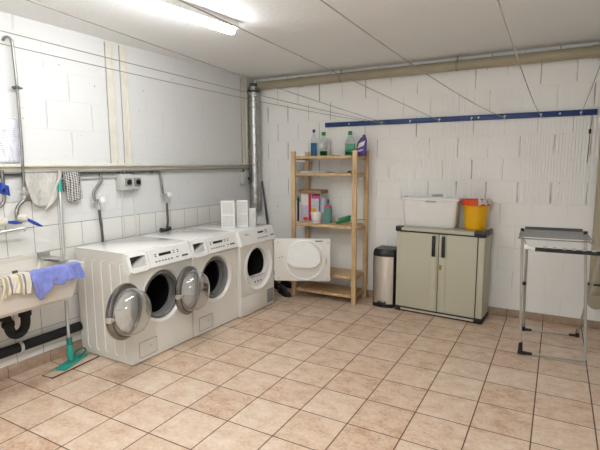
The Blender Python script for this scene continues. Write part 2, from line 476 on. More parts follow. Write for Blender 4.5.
# ------------------------------------------------------------------ lamp
def tube_light(loc, rz, label, name='ceiling_tube_light', offs=(0,)):
    t = thing(name, label, 'ceiling light', loc, rz)
    LY0, LY1 = -.82, .74
    obj('housing', B(offs[0]-.044, offs[-1]+.044, LY0-.004, LY1+.004, -.050, 0, bev=.004), 'lamp_housing', t)
    for ox in offs:
     bm = _mk(); rings = []
     for y, s_ in [(LY0, .02), (LY0+.006, .55), (LY0+.02, .85), (LY0+.05, 1.), (LY1-.05, 1.), (LY1-.02, .85), (LY1-.006, .55), (LY1, .02)]:
         rings.append([bm.verts.new((ox+.036*s_*math.cos(a), y, -.064+.031*s_*math.sin(a))) for a in [2*PI*k/20 for k in range(20)]])
     for A_, B_ in zip(rings, rings[1:]):
         for k in range(20): bm.faces.new((A_[k], A_[(k+1) % 20], B_[(k+1) % 20], B_[k]))
     bm.faces.new(rings[0]); bm.faces.new(rings[-1])
     obj('diffuser', bm, 'lamp' if len(offs) == 1 else 'lamp_fill', t)
tube_light((-2.285, 2.2, ZC), -5.9, 'long bright white tube light with rounded end on the ceiling')
tube_light((-.9, .15, ZC), 0, 'added twin tube fill light on the ceiling, unseen behind the camera', 'added_fill_light', (-.07, .07))  # unseen lamp, added to fill the dark right side of the room

# ------------------------------------------------------------------ pipes at back
t = thing('ceiling_drain_pipe', 'thick beige plastic pipe running along the back wall under the ceiling', 'pipe', (-1.5, 4.925, 2.525))
obj('pipe_run', tube(_mk(), [(-1.87, 0, 0), (1.80, 0, 0)], .05, 24), 'beige_pvc', t)
for x in (-.72, .55): 
    bm = tube(_mk(), [(x-.012, 0, 0), (x+.012, 0, 0)], .053, 24); tube(bm, [(x, 0, .05), (x, 0, .093)], .006, 8)
    obj('pipe_clamp', bm, 'mid_grey', t)
for x in (-1.25, 1.72): obj('pipe_socket', tube(_mk(), [(x-.03, 0, 0), (x+.03, 0, 0)], .0565, 24), 'beige_pvc', t)
t = thing('corner_drain_pipe', 'thick beige plastic standpipe with bottom elbow in the right corner', 'pipe', (.357, 4.885, 0))
obj('pipe_run', tube(_mk(), smooth_path([(0, 0, 2.46), (0, 0, 1.2), (0, 0, .70), (.0, -.01, .47)], 5), .056, 24), 'beige_pvc', t)
obj('elbow', tube(_mk(), smooth_path([(0, -.01, .46), (0, -.015, .42), (.0, -.035, .375), (.0, -.075, .345), (.0, -.13, .335), (0, -.18, .333)], 5), [.064]*26, 24), 'beige_pvc', t)
obj('rubber_seal', tube(_mk(), [(0, -.01, .448), (0, -.01, .468)], .0645, 24), 'black', t)

# blue rail + hooks
t = thing('clothesline_rail', 'long dark blue metal rail fixed across the back wall', 'rail', (-1.09, YB, 2.01))
bm = B(-1.352, 1.360, -.03, -.001, -.026, .026, bev=.003)
obj('rail_bar', bm, 'blue_rail', t)
hooks = [-1.738, -1.424, -1.117, -.799, -.492, -.179, .145]
for x in hooks:
    bm = tube(_mk(), smooth_path([(x+1.09, -.03, .0), (x+1.09, -.05, -.002), (x+1.09, -.055, -.014), (x+1.09, -.045, -.026), (x+1.09+.006, -.032, -.03)], 4), .0035, 8)
    lathe(bm, [(0, 0), (.011, 0), (.011, .004), (0, .006)], 12, TR(x+1.09, -.03, 0) @ RX(90))
    obj('line_hook', bm, 'alu', t)
for x in (-2.135, -.733, -.023):
    obj('screw', lathe(_mk(), [(0, 0), (.01, 0), (.009, .003), (0, .005)], 12, TR(x+1.09, -.03, 0) @ RX(90)), 'alu', t)
t = thing('clothesline_rail', 'blue metal rail behind the camera where the clotheslines start', 'rail', (-1.09, YF, 2.01))
obj('rail_bar', B(-1.352, 1.36, .001, .03, -.12, .22, bev=.003), 'blue_rail', t)
where = ['leftmost clothesline over the washing machines, nearest the left wall', 'second clothesline from the left wall, just above the lowest one',
 'third clothesline from the left wall, running to the room corner above two lower ones', 'clothesline crossing right beside the lit ceiling tube',
 'clothesline crossing the middle of the ceiling, next to the right of the tube light', 'steep pale clothesline on the right, second from the right wall',
 'rightmost clothesline, close to the right wall and beige standpipe']
spec = [(-1.738, -1.9, 2.1, .06), (-1.724, -1.8, 2.1, .03), (-1.69, -1.5, 2.2, .03), (-1.117, -1.05, 2.12, 0.), (-.492, -.6, 2.1, .09), (-.179, -.1, 1.93, .07), (.145, .1, 2.0, .03)]
for (h, xn, zn, sag), lb in zip(spec, where):
    pts = []
    for k in range(25):
        u = k/24; pts.append((h+(xn-h)*u, 4.966-(4.966-YF-.028)*u, 1.997+(zn-1.997)*u-sag*4*u*(1-u)))
    one('clothesline', tube(_mk(), pts, .0022, 6), 'line_white', lb, 'clothesline', 'clotheslines strung under the ceiling')
# ------------------------------------------------------------------ duct
t = thing('ventilation_duct', 'round galvanised spiral duct coming down in the left back corner', 'duct', (-3.384, 4.87, 0))
bm = _mk(); prof = []
z = .975
while z < 2.43:
    prof += [(.072, z), (.072, z+.10), (.0755, z+.104), (.0755, z+.112), (.072, z+.116)]; z += .118
lathe(bm, [(0, .95), (.05, .95), (.068, .96)]+prof+[(.072, 2.44), (0, 2.44)], 28); obj('duct_pipe', bm, 'zinc', t)
obj('flange', lathe(_mk(), [(0, 2.435), (.086, 2.435), (.086, 2.46), (.05, 2.475), (.05, 2.55), (0, 2.55)], 24), 'dark_grey', t)
obj('seam', lathe(_mk(), [(.0758, 1.30), (.079, 1.30), (.079, 1.325), (.0758, 1.325)], 28), 'zinc', t)

# dark leaning stick
t = thing('leaning_stick', 'dark stick leaning in the corner behind the tumble dryer under the duct', 'stick', (-3.2, 4.9, 0))
obj('stick', tube(_mk(), [(.03, .02, .02), (-.05, .05, .76), (-.13, .05, 1.34)], [.02, .018, .009], 10), 'dark_grey', t)
obj('foot', lathe(_mk(), [(0, 0), (.03, 0), (.025, .04), (0, .045)], 12, TR(.03, 0, 0)), 'black', t)

# ------------------------------------------------------------------ washing machines
RZM = 87.15
dirv = Vector((math.cos(math.radians(RZM)), math.sin(math.radians(RZM)), 0))
PL = {0: ((-2.79, 2.322, 0), 89.6), .678: ((-2.775, 2.999, 0), 88.8), 1.311: ((-2.722, 3.633, 0), 88.6)}
def washer(s, w, label, group, ribs):
    p, rz = PL[s]
    t = thing('washing_machine', label, 'washing machine', p, rz, group)
    D = .62; cx, cz, R = w/2+.008, .492, .222
    # body as an open-front shell
    bm = B(.002, .02, .012, D, .008, .882); box(bm, w-.02, w-.002, .012, D, .008, .882)
    box(bm, .02, w-.02, D-.015, D, .008, .882); box(bm, .02, w-.02, .03, D-.015, .02, .03)
    obj('side_panels', bm, 'enamel', t)
    if ribs:
        for k, y in enumerate((.095, .205, .315, .425, .53)):
            bm = _mk()
            tube(bm, smooth_path([(.0015, y, .795), (.0015, y, .60), (.0015, y, .2), (.0015, y, .085), (.0015, y-.012, .066), (.0015, y-.03, .06)], 4), .0042, 8)
            tube(bm, smooth_path([(.0015, y, .795), (.0015, y-.012, .805), (.0015, y-.035, .807)], 3), .0036, 8)
            obj('side_rib', bm, 'rib_line', t)
    bm = _mk(); plate_hole(bm, .003, w-.003, .012, .735, cx, cz, R, 0, .022); obj('front_panel', bm, 'enamel', t)
    obj('plinth', B(.012, w-.012, .035, D-.02, .0, .025), 'blackmatte', t)
    obj('worktop', B(0, w-.001, .032, D+.005, .880, .894, bev=.003), 'enamel_top', t)
    # slanted control panel: profile in (y,z), extruded along x ; detergent recess cut out on the left
    def wedge(x0, x1, top=.886):
        b = _mk(); prism(b, [(-.018, .738), (-.024, .748), (.018, top-.004), (.026, top), (.06, top), (.06, .738)], x0, x1, Matrix(((0, 0, 1, 0), (1, 0, 0, 0), (0, 1, 0, 0), (0, 0, 0, 1)))); return b
    fx0, fx1 = .028, .175
    bm = wedge(0, fx0); 
    b2 = wedge(fx1, w-.002); me = bpy.data.meshes.new('x'); b2.to_mesh(me); b2.free(); bm.from_mesh(me); bpy.data.meshes.remove(me)
    def py(z): return -.024+(z-.748)/(.882-.748)*.042
    for z0, z1 in ((.738, .772), (.856, .886)):
        prism(bm, [(py(z0), z0), (py(z1) if z1 < .88 else .026, z1), (.06, z1), (.06, z0)], fx0, fx1, Matrix(((0, 0, 1, 0), (1, 0, 0, 0), (0, 1, 0, 0), (0, 0, 0, 1))))
    cp = obj('control_panel', bm, 'panel_white', t)
    # recess
    bm = B(fx0, fx1, .058, .062, .765, .862); obj('drawer_recess', bm, 'dark_grey', t)
    bm = _mk(); v = [bm.verts.new(q) for q in ((fx0+.02, .003, .773), (fx1, .003, .773), (fx1, .018, .845), (fx0+.02, .05, .773), (fx1, .05, .773), (fx1, .05, .845))]
    for f in ((0, 1, 2), (3, 5, 4), (0, 3, 4, 1), (1, 4, 5, 2), (0, 2, 5, 3)): bm.faces.new([v[i] for i in f])
    obj('drawer_flap', bm, 'light_grey', t)
    # seam right of the drawer
    slope = math.degrees(math.atan2(.042, .134))
    PM = lambda x, z: TR(x, py(z)-.0004, z) @ RX(-slope)
    bm = _mk(); box(bm, -.0015, .0015, -.001, .001, -.062, .062, mat=PM(fx1+.022, .812)); obj('panel_seam', bm, 'light_grey', t)
    d = B(-.065, .065, -.003, .001, -.011, .011, bev=.002, mat=PM(w*.56, .832)); obj('display', d, 'black', t)
    for k in range(6): obj('button', B(-.010, .010, -.004, .001, -.006, .006, bev=.002, mat=PM(w*.40+k*.034, .783)), 'mid_grey', t)
    obj('button', B(-.012, .012, -.004, .001, -.006, .006, bev=.002, mat=PM(w*.40+6*.034+.03, .785)), 'mid_grey', t)
    obj('power_button', B(-.035, .035, -.004, .001, -.007, .007, bev=.002, mat=PM(w*.88, .785)), 'dark_grey', t)
    for dx in (-.10, .10, .145):
        for z in (.824, .840): obj('indicator', B(-.009, .009, -.003, .001, -.0035, .0035, bev=.001, mat=PM(w*.56+dx, z)), 'dark_grey', t)
    # port
    Y = RX(90)
    bz = lathe(_mk(), [(R+.010, -.002), (R+.008, .004), (R-.002, .004), (R-.010, .0), (R-.020, -.022), (R-.024, -.03), (R-.024, -.04), (R+.010, -.024)], 64, TR(cx, 0, cz) @ Y)
    obj('port_bezel', bz, 'enamel', t)
    gk = lathe(_mk(), [(R-.024, -.030), (R-.030, -.022), (R-.042, -.018), (R-.052, -.024), (R-.056, -.05), (R-.050, -.075), (R-.06, -.10), (R-.05, -.12)], 48, TR(cx, 0, cz) @ Y)
    obj('door_gasket', gk, 'rubber_grey', t)
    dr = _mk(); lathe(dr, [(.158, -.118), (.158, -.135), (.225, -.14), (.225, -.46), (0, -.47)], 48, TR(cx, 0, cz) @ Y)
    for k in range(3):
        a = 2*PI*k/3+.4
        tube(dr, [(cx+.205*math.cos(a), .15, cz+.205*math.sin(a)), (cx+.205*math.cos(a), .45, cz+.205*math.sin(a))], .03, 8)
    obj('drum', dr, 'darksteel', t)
    # lower service flap
    bm = B(.07, .245, -.004, .003, .045, .165, bev=.003)
    fl = obj('service_flap', bm, 'enamel', t)
    sm = B(.066, .0695, -.0012, .002, .041, .169); box(sm, .2455, .249, -.0012, .002, .041, .169); box(sm, .066, .249, -.0012, .002, .1655, .169); box(sm, .066, .249, -.0012, .002, .041, .0445); obj('flap_seam', sm, 'rubber_grey', fl)
    obj('flap_screw', lathe(_mk(), [(0, 0), (.008, 0), (.006, .003), (0, .004)], 12, TR(.185, -.004, .115) @ Y), 'light_grey', fl)
    # open door : hinge at left of port
    hx = cx-R+.004; hg = .012
    a = 163
    # door local frame: x from hinge outwards, y inner normal (towards +y = inside)
    DM = TR(hx, -hg, cz) @ RZ(-a)
    Rd = .207; off = .040+Rd
    DC = DM @ TR(off, 0, 0)
    rg = _mk()
    lathe(rg, [(.176, .012), (.180, .017), (.186, .019), (Rd-.006, .014), (Rd, .006), (Rd, -.014), (Rd-.006, -.024), (.190, -.026), (.178, -.020), (.176, -.004), (.176, .012)], 64, DC @ RX(-90))
    dt = obj('door', rg, 'ring_steel', t)
    gl = _mk()
    lathe(gl, [(.177, .004), (.174, .03), (.166, .065), (.156, .10), (.140, .125), (.12, .135), (.06, .138), (0, .138)], 48, DC @ RX(-90))
    obj('door_glass', gl, 'glass', dt, solid=.005)
    obj('inner_ring', lathe(_mk(), [(.176, .016), (.178, .021), (.182, .022), (.186, .018), (.178, .014)], 64, DC @ RX(-90)), 'dark_grey', dt)
    og = _mk(); lathe(og, [(.177, -.006), (.10, -.014), (0, -.017)], 48, DC @ RX(-90)); obj('outer_glass', og, 'glass', dt, solid=.004)
    lt = B(Rd-.012, Rd+.012, -.012, .030, -.018, .018, bev=.003, mat=DC); box(lt, Rd-.03, Rd-.01, .018, .04, -.01, .01, bev=.003, mat=DC); obj('latch', lt, 'steel', dt)
    hb = B(-.006, .045, -.012, .016, -.05, .05, bev=.004, mat=DM); obj('hinge', hb, 'steel', dt)
    return t
washer(0, .672, 'washing machine nearest the sink with ribbed side showing and round door open', 'washing machines in the row by the left wall', True)
washer(.678, .627, 'middle washing machine between the other washer and the tumble dryer, door open', 'washing machines in the row by the left wall', False)

# tumble dryer
s = 1.311; w = .60; p, RZD = PL[s]
t = thing('tumble_dryer', 'white tumble dryer at the far end of the row, square door swung open', 'tumble dryer', p, RZD)
D = .605; cx, cz, R = .318, .478, .238
bm = B(.002, .02, .022, D, .008, .882); box(bm, w-.02, w-.002, .022, D, .008, .882); box(bm, .02, w-.02, D-.015, D, .02, .882)
obj('side_panels', bm, 'enamel', t)
bm = _mk(); plate_hole(bm, .003, w-.003, .215, .735, cx, cz, R, 0, .02); obj('front_panel', bm, 'enamel', t)
obj('lower_panel', B(.003, w-.003, 0, .02, .012, .212, bev=.002), 'enamel', t)
obj('plinth', B(.012, w-.012, .035, D-.02, .0, .025), 'blackmatte', t)
obj('worktop', B(0, w, .032, D+.005, .882, .894, bev=.003), 'enamel_top', t)
XM = Matrix(((0, 0, 1, 0), (1, 0, 0, 0), (0, 1, 0, 0), (0, 0, 0, 1)))
bm = _mk(); prism(bm, [(-.024, .738), (-.03, .75), (.02, .884), (.03, .892), (.06, .892), (.06, .738)], 0, w, XM); obj('control_panel', bm, 'panel_white', t)
py = lambda z: -.03+(z-.75)/(.134)*.05
slope = math.degrees(math.atan2(.05, .134)); PM = lambda x, z: TR(x, py(z)-.0004, z) @ RX(-slope)
obj('display', B(-.05, .05, -.003, .001, -.010, .010, bev=.002, mat=PM(.36, .846)), 'black', t)
for k in range(6): obj('button', B(-.010, .010, -.004, .001, -.006, .006, bev=.002, mat=PM(.29+k*.032, .790)), 'mid_grey', t)
obj('power_button', B(-.03, .03, -.004, .001, -.006, .006, bev=.002, mat=PM(.55, .795)), 'dark_grey', t)
for dx in (.085, .105):
    for z in (.832, .846, .858): obj('indicator', B(-.006, .006, -.003, .001, -.0035, .0035, bev=.001, mat=PM(.36+dx, z)), 'dark_grey', t)
cu = bpy.data.curves.new('brand', 'FONT'); cu.body = 'Miele'; cu.size = .030; cu.extrude = .0006; cu.align_x = 'CENTER'
to = bpy.data.objects.new('brand', cu); C.objects.link(to)
dg = bpy.context.evaluated_depsgraph_get(); me = bpy.data.meshes.new_from_object(to.evaluated_get(dg)); bpy.data.objects.remove(to)
bm = _mk(); bm.from_mesh(me); bmesh.ops.transform(bm, matrix=PM(.12, .838) @ RX(90), verts=bm.verts); obj('brand_lettering', bm, 'mid_grey', t)
# recessed round bezel and D-shaped opening
Y = RX(90)
# bezel dish, with D hole
def dshape(r, cut, n=40, rc=.05):
    """round top, flat bottom outline"""
    a0 = math.asin(cut/r); pts = []
    for k in range(n+1):
        a = -a0+(PI+2*a0)*k/n; pts.append((r*math.cos(a), r*math.sin(a)))
    # soften the two corners
    a = pts[-1]; b = pts[0]
    out = pts[2:-2]
    out.append((a[0]+.008, a[1]+.006)); out += [(a[0]+.035+(b[0]-a[0]-.07)*k/14, a[1]) for k in range(15)]; out.append((b[0]-.008, b[1]+.006))
    return out
bm = _mk()
lathe(bm, [(R+.014, -.002), (R+.012, .006), (R-.002, .007), (R-.02, -.012), (R-.03, -.018)], 64, TR(cx, 0, cz) @ Y)
inner = [(x*.96, z+.02) for x, z in dshape(.182, .115)]
n = 64; N = len(inner)
# dish face between circle and D outline
angs = [math.atan2(z, x) % (2*PI) for x, z in inner]
Ls = []
for (x, z), a in zip(inner, angs):
    Ls.append([bm.verts.new((cx+(R-.03)*math.cos(a), .018, cz+(R-.03)*math.sin(a))), bm.verts.new((cx+x, .022, cz+z)), bm.verts.new((cx+x*.97, .06, cz+z*.97))])
for k in range(N):
    A_, B_ = Ls[k], Ls[(k+1) % N]
    for i in range(2): bm.faces.new((A_[i], A_[i+1], B_[i+1], B_[i]))
obj('port_bezel', bm, 'inner_white', t)
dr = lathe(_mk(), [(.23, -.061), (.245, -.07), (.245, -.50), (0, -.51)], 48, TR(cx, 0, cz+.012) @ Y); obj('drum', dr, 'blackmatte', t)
bm = B(cx-.115, cx+.115, .012, .045, cz-.106, cz-.094, bev=.004); obj('filter_lip', bm, 'light_grey', t)
for x in (-.05, .0, .05): obj('filter_catch', lathe(_mk(), [(0, 0), (.012, 0), (.010, .006), (0, .008)], 14, TR(cx+x, .017, cz-.155-.01*abs(x)) @ Y), 'mid_grey', t)
bm = B(.46, .575, -.004, .003, .045, .195, bev=.002)
gr = obj('vent_grille', bm, 'mid_grey', t)
# open rectangular door: hinged at right
DW, z0, z1 = .625, .268, .745
DM = TR(w-.004, -.004, 0) @ RZ(-(RZD-25))         # local x away from hinge, y = inner side (-y)
bm = _mk(); box(bm, .004, DW, -.014, .016, z0, z1, bev=.006, mat=DM)
dt = obj('door', bm, 'enamel', t)
# note: inner face looks towards local -y
dcx, dcz = .345, .505
DC = DM @ TR(dcx, -.014, dcz) @ RX(90)
obj('door_ring', lathe(_mk(), [(.232, -.002), (.228, .008), (.214, .012), (.206, .006), (.205, -.002)], 56, DC), 'inner_white', dt)
bm = _mk(); prism(bm, [(-.012+x, z+.03) for x, z in dshape(.185, .105)], 0, .045, DC, bev=.014); obj('door_bulge', bm, 'inner_white', dt)
for (x, z) in ((.05, .70), (.05, .30), (.60, .70), (.60, .30), (.06, .53), (.09, .54), (.115, .53)):
    obj('door_screw', lathe(_mk(), [(0, 0), (.006, 0), (.004, .003), (0, .003)], 10, DM @ TR(x, -.014, z) @ RX(90)), 'dark_grey', dt)
obj('door_sticker', B(.46, .54, -.0155, -.0135, .712, .722, mat=DM), 'dark_grey', dt)
obj('latch', B(.575, .590, -.022, -.012, .46, .53, bev=.003, mat=DM), 'light_grey', dt)
obj('hinge', B(-.004, .014, -.006, .012, .33, .38, mat=DM), 'mid_grey', dt)

# lint filters on top
def lint_filter(loc, rz, w, h, tilt, label, clear):
    t = thing('lint_filter', label, 'lint filter', loc, rz, 'filters standing on the machines')
    MM = RX(tilt); th = .016
    bm = _mk()
    for a in ((0, .012, 0, h), (w-.012, w, 0, h)): box(bm, a[0], a[1], 0, th, a[2], a[3], bev=.002, mat=MM)
    for z in (0, h*.46, h-.014): box(bm, .012, w-.012, 0, th, z, z+.014, bev=.002, mat=MM)
    obj('frame', bm, 'clear_sheet' if clear else 'white_plastic', t)
    obj('mesh_panel', B(.01, w-.01, th*.4, th*.6, .01, h-.01, mat=MM), 'clear_sheet' if clear else 'mesh', t)
    return t
lint_filter((-3.03, 3.735, .895), 35, .14, .29, 6, 'white framed lint filter with two mesh windows standing on the middle washer', False)
lint_filter((-2.95, 3.90, .895), 30, .115, .285, 4, 'clear plastic filter frame standing behind the white mesh filter', False)
t = thing('plastic_caddy', 'small translucent plastic holder standing between filters and the dryer controls', 'holder', (-2.86, 3.985, .895), 30)
bm = B(0, .075, 0, .006, 0, .20, bev=.002); box(bm, 0, .006, 0, .05, 0, .15, bev=.002); box(bm, .069, .075, 0, .05, 0, .18, bev=.002); box(bm, 0, .075, 0, .05, 0, .006); 
obj('shell', bm, 'clear_sheet', t); obj('clip', B(.02, .05, -.012, 0, .13, .17, bev=.003), 'white_plastic', t)
# black drain nozzle behind the machines
t = thing('rubber_hose_elbow', 'black rubber hose elbow lying on the back edge of the washer top', 'hose elbow', (-3.385, 3.30, .895))
bm = tube(_mk(), smooth_path([(.0, -.07, .014), (.015, -.03, .018), (.02, .02, .022), (-.01, .07, .025), (-.04, .09, .022)], 5), .016, 12); obj('elbow_pipe', bm, 'black', t)
obj('collar', lathe(_mk(), [(.016, -.012), (.022, -.012), (.022, .012), (.016, .012)], 16, TR(0, -.05, .020) @ RX(80)), 'dark_grey', t)

# ------------------------------------------------------------------ water pipes on the left wall
G = 'valves with hoses above the washing machines'
t = thing('supply_pipe', 'thin grey supply pipe running along the wall under the cream ledge', 'pipe', (XL, 2.7, 1.487))
obj('pipe_run', tube(_mk(), [(.022, -1.2, .0), (.022, .60, .0)], .010, 12), 'pipe_grey', t)
for y in (-.35, .25, .5): obj('pipe_clip', B(0, .036, y-.008, y+.008, -.014, .014, bev=.003), 'dark_grey', t)
t = thing('supply_pipe', 'second pale pipe running along the wall beneath the grey supply pipe', 'pipe', (XL, 2.7, 1.448))
obj('pipe_run', tube(_mk(), [(.016, -.7, .0), (.016, .10, .0)], .008, 12), 'light_grey', t)
def valve(y, path, tapz, hose, label, label2):
    t = thing('wall_valve', label, 'valve', (XL, y, tapz), 0, G)
    obj('pipe_run', tube(_mk(), smooth_path(path, 6), .012, 12), 'pipe_grey', t)
    bm = lathe(_mk(), [(0, -.03), (.018, -.03), (.018, -.012), (.014, -.01), (.014, .012), (.018, .014), (.018, .03), (0, .03)], 14, TR(.045, 0, 0) @ RX(90))
    tube(bm, [(.045, .028, 0), (.045, .03, -.045)], .012, 12)
    tube(bm, [(.0, 0, 0), (.05, 0, 0)], .014, 12); obj('valve_body', bm, 'chrome', t)
    bm = lathe(_mk(), [(0, 0), (.022, 0), (.027, .01), (.027, .024), (.020, .03), (0, .03)], 16, TR(.065, .04, .01) @ RY(90)); obj('valve_knob', bm, 'white_plastic', t)
    h = thing('inlet_hose', label2, 'hose', (XL, y, 0), 0, 'inlet hoses down to the washers')
    obj('hose', tube(_mk(), smooth_path(hose, 6), .011, 10), 'hose', h)
    obj('hose_nut', lathe(_mk(), [(0, -.018), (.015, -.018), (.015, .018), (0, .018)], 6, TR(*hose[0]) @ TR(0, 0, -.01)), 'steel', h)
valve(2.548, [(.022, .075, .23), (.03, .078, .20), (.035, .07, .165), (.04, .02, .12), (.04, -.008, .08), (.045, -.012, .03), (.045, -.01, -.005)], 1.25,
      [(.045, .03, 1.205), (.045, .035, 1.10), (.04, .05, .95), (.03, .055, .84), (.025, .055, .5)], 'wall valve with bent pipe and white cap beside the black checked towel', 'dark inlet hose hanging beneath the valve next to the towels')
valve(3.328, [(.022, -.05, .232), (.03, -.035, .228), (.035, -.03, .20), (.04, -.02, .10), (.042, -.012, .03), (.045, -.01, -.005)], 1.25,
      [(.045, .03, 1.205), (.045, .035, 1.08), (.045, .035, .98), (.03, .03, .86), (.025, .03, .5)], 'wall valve with white cap on the duct side of the switch box', 'dark inlet hose coming down on the duct side of the switch box')

# tall galvanised pipe at left, with tap
t = thing('riser_pipe', 'tall galvanised riser pipe with hooked top passing in front of the cream ledge', 'pipe', (XL, 1.98, 1.3))
obj('pipe_run', tube(_mk(), smooth_path([(.01, -.065, 1.125), (.03, -.062, 1.142), (.045, -.045, 1.145), (.045, -.028, 1.13), (.045, -.022, 1.10), (.045, -.014, .81), (.056, -.022, .40), (.062, -.03, .23), (.062, -.034, .08)], 6), .0098, 14), 'pipe_grey', t)
bm = B(0, .046, -.02, -.008, .80, .812); tube(bm, [(.045, -.014, .795), (.045, -.014, .818)], .017, 14); box(bm, .038, .054, -.05, .022, .80, .812, bev=.003); obj('pipe_clamp', bm, 'dark_grey', t)
bm = tube(_mk(), [(.062, -.034, .10), (.062, -.034, .02)], .017, 12); tube(bm, [(.062, -.064, .055), (.062, -.004, .055)], .012, 12); lathe(bm, [(0, 0), (.022, 0), (.02, .01), (0, .012)], 14, TR(.08, -.034, .055) @ RY(90)); obj('shutoff_valve', bm, 'steel', t)
obj('bent_pipe', tube(_mk(), smooth_path([(.062, -.034, .03), (.062, -.045, .0), (.065, -.085, -.035), (.07, -.105, -.075), (.07, -.108, -.13)], 6), .013, 12), 'pipe_grey', t)
t = thing('supply_pipe', 'short grey pipe with black valve at the far left edge above the tap', 'pipe', (XL, 1.79, 1.38))
bm = tube(_mk(), smooth_path([(.05, .02, .14), (.05, .02, .02), (.05, .02, -.05), (.05, .0, -.10), (.04, -.03, -.12)], 5), .012, 12); obj('pipe_run', bm, 'pipe_grey', t)
obj('pipe_clip', B(.0, .05, .012, .028, .09, .105, bev=.002), 'dark_grey', t); bm = tube(_mk(), [(.05, .02, -.025), (.05, .02, .02)], .019, 12); lathe(bm, [(0, 0), (.024, 0), (.02, .012), (0, .014)], 14, TR(.07, .02, 0) @ RY(90)); obj('shutoff_valve', bm, 'black', t)
# wall tap with two spout arms
t = thing('wall_tap', 'chrome wall tap with long spout above the sink', 'tap', (XL+.07, 1.85, 1.13))
obj('tap_body', tube(_mk(), [(0, -.35, .02), (0, -.1, .028), (0, .04, .035)], .014, 12), 'steel', t)
obj('spout', tube(_mk(), smooth_path([(.0, -.22, .0), (.05, -.20, -.03), (.10, -.09, -.022), (.115, -.005, -.016), (.12, .01, -.035)], 6), .010, 12), 'steel', t)
obj('wall_inlet', tube(_mk(), [(-.07, -.15, .02), (0, -.15, .02)], .016, 12), 'chrome', t)
def brush(loc, rz, tilt, label):
    t = thing('scrubbing_brush', label, 'brush', loc, rz, 'brushes on the tap')
    obj('bristles', lathe(_mk(), [(0, -.026), (.026, -.022), (.036, 0), (.030, .020), (0, .028)], 16, RX(20)), 'bristle', t)
    bm = tube(_mk(), smooth_path([(.02, 0, 0), (.05, 0, -.010*tilt), (.09, 0, -.020*tilt), (.122, 0, -.027*tilt)], 4), [.007, .009, .010, .011, .012, .0125, .013, .0125, .012, .010, .008, .007, .005], 10)
    obj('handle', bm, 'blue_plastic', t)
brush((XL+.12, 1.745, 1.168), 78, .7, 'blue handled brush with cream head at the left picture edge on the tap')
brush((XL+.12, 1.885, 1.180), 70, 2.6, 'blue handled brush with cream head lying on the right end of the tap')

# notice, blue cloth
t = thing('wall_notice', 'printed paper notice in a clear sleeve on the wall above the tap', 'notice', (XL, 1.84, 1.74))
bm = _mk(); surf(bm, lambda u, v: (.010+.004*math.sin(7*v+3*u), -.16+.29*u+.02*v*(u-.5), -.165+.33*v-.02*u*v), 10, 14)
obj('paper', bm, 'notice', t, solid=.001)
obj('push_pin', lathe(_mk(), [(0, 0), (.006, 0), (.006, .012), (0, .014)], 10, TR(.008, .11, .155) @ RY(90)), 'white_plastic', t)
bm = _mk(); surf(bm, lambda u, v: (XL+.078+.006*math.sin(9*u+2*v), 1.745+.085*u+.01*v, 1.46-.09*v+.02*u*v-.05*u), 10, 10)
one('cleaning_cloth', bm, 'blue_plastic', 'dark blue cloth hanging at the left picture edge above the tap', 'cloth', solid=.004)

# towels
def drape(y0, y1, zt, lens, fold, seed, back=.16):
    """a cloth thrown over the pipe; lens(u)-> front hanging length"""
    def fn(u, v):
        y = y0+(y1-y0)*u; L = lens(u)
        tot = back+L; s = v*tot
        wv = fold*math.sin(u*9+seed)+fold*.5*math.sin(u*21+seed*2)
        if s < back: z = zt-(back-s); x = XL+.012
        else:
            q = s-back; z = zt-q+.0; x = XL+.036+min(1, q/.08)*(.012+wv)
        e = max(0, 1-abs(s-back)/.02); z += .008*e; 
        return (x, y+.01*math.sin(v*6+seed)*(v), z)
    return fn
bm = _mk()
def L1(u):
    # ragged V shape : lowest at 40%
    P = [(0, .13), (.08, .20), (.18, .25), (.35, .268), (.6, .262), (.8, .235), (1, .17)]
    for (a, p), (b, q) in zip(P, P[1:]):
        if u <= b: return p+(q-p)*(u-a)/(b-a)
    return .1
surf(bm, drape(1.968, 2.245, 1.507, L1, .008, 1.), 34, 26)
t = thing('hand_towel', 'white grey towel hanging over the pipe between the riser pipe and mop handle', 'towel', (0, 0, 0))
obj('cloth', bm, 'towel_grey', t, solid=.006)
bm = _mk()
def fl(u, v):
    y = 2.275-.02*v-.10*u*v+.0*u; z = 1.515-.30*v+.0; 
    return (XL+.062+.012*math.sin(u*5)+.006*math.sin(v*8), 2.222+.03*u-(.02+.12*(1-u))*v**1.3+.0, 1.512-(.20+.10*(1-u)-.02*u)*v)
surf(bm, fl, 10, 20); obj('folded_edge', bm, 'towel_grey', t, solid=.006)
bm = _mk(); surf(bm, drape(2.28, 2.42, 1.507, lambda u: .235+.01*math.sin(u*5), .006, 2.4), 20, 26)
one('checked_towel', bm, 'check', 'small black and white checked towel hanging beside the mop handle', 'towel', solid=.007)

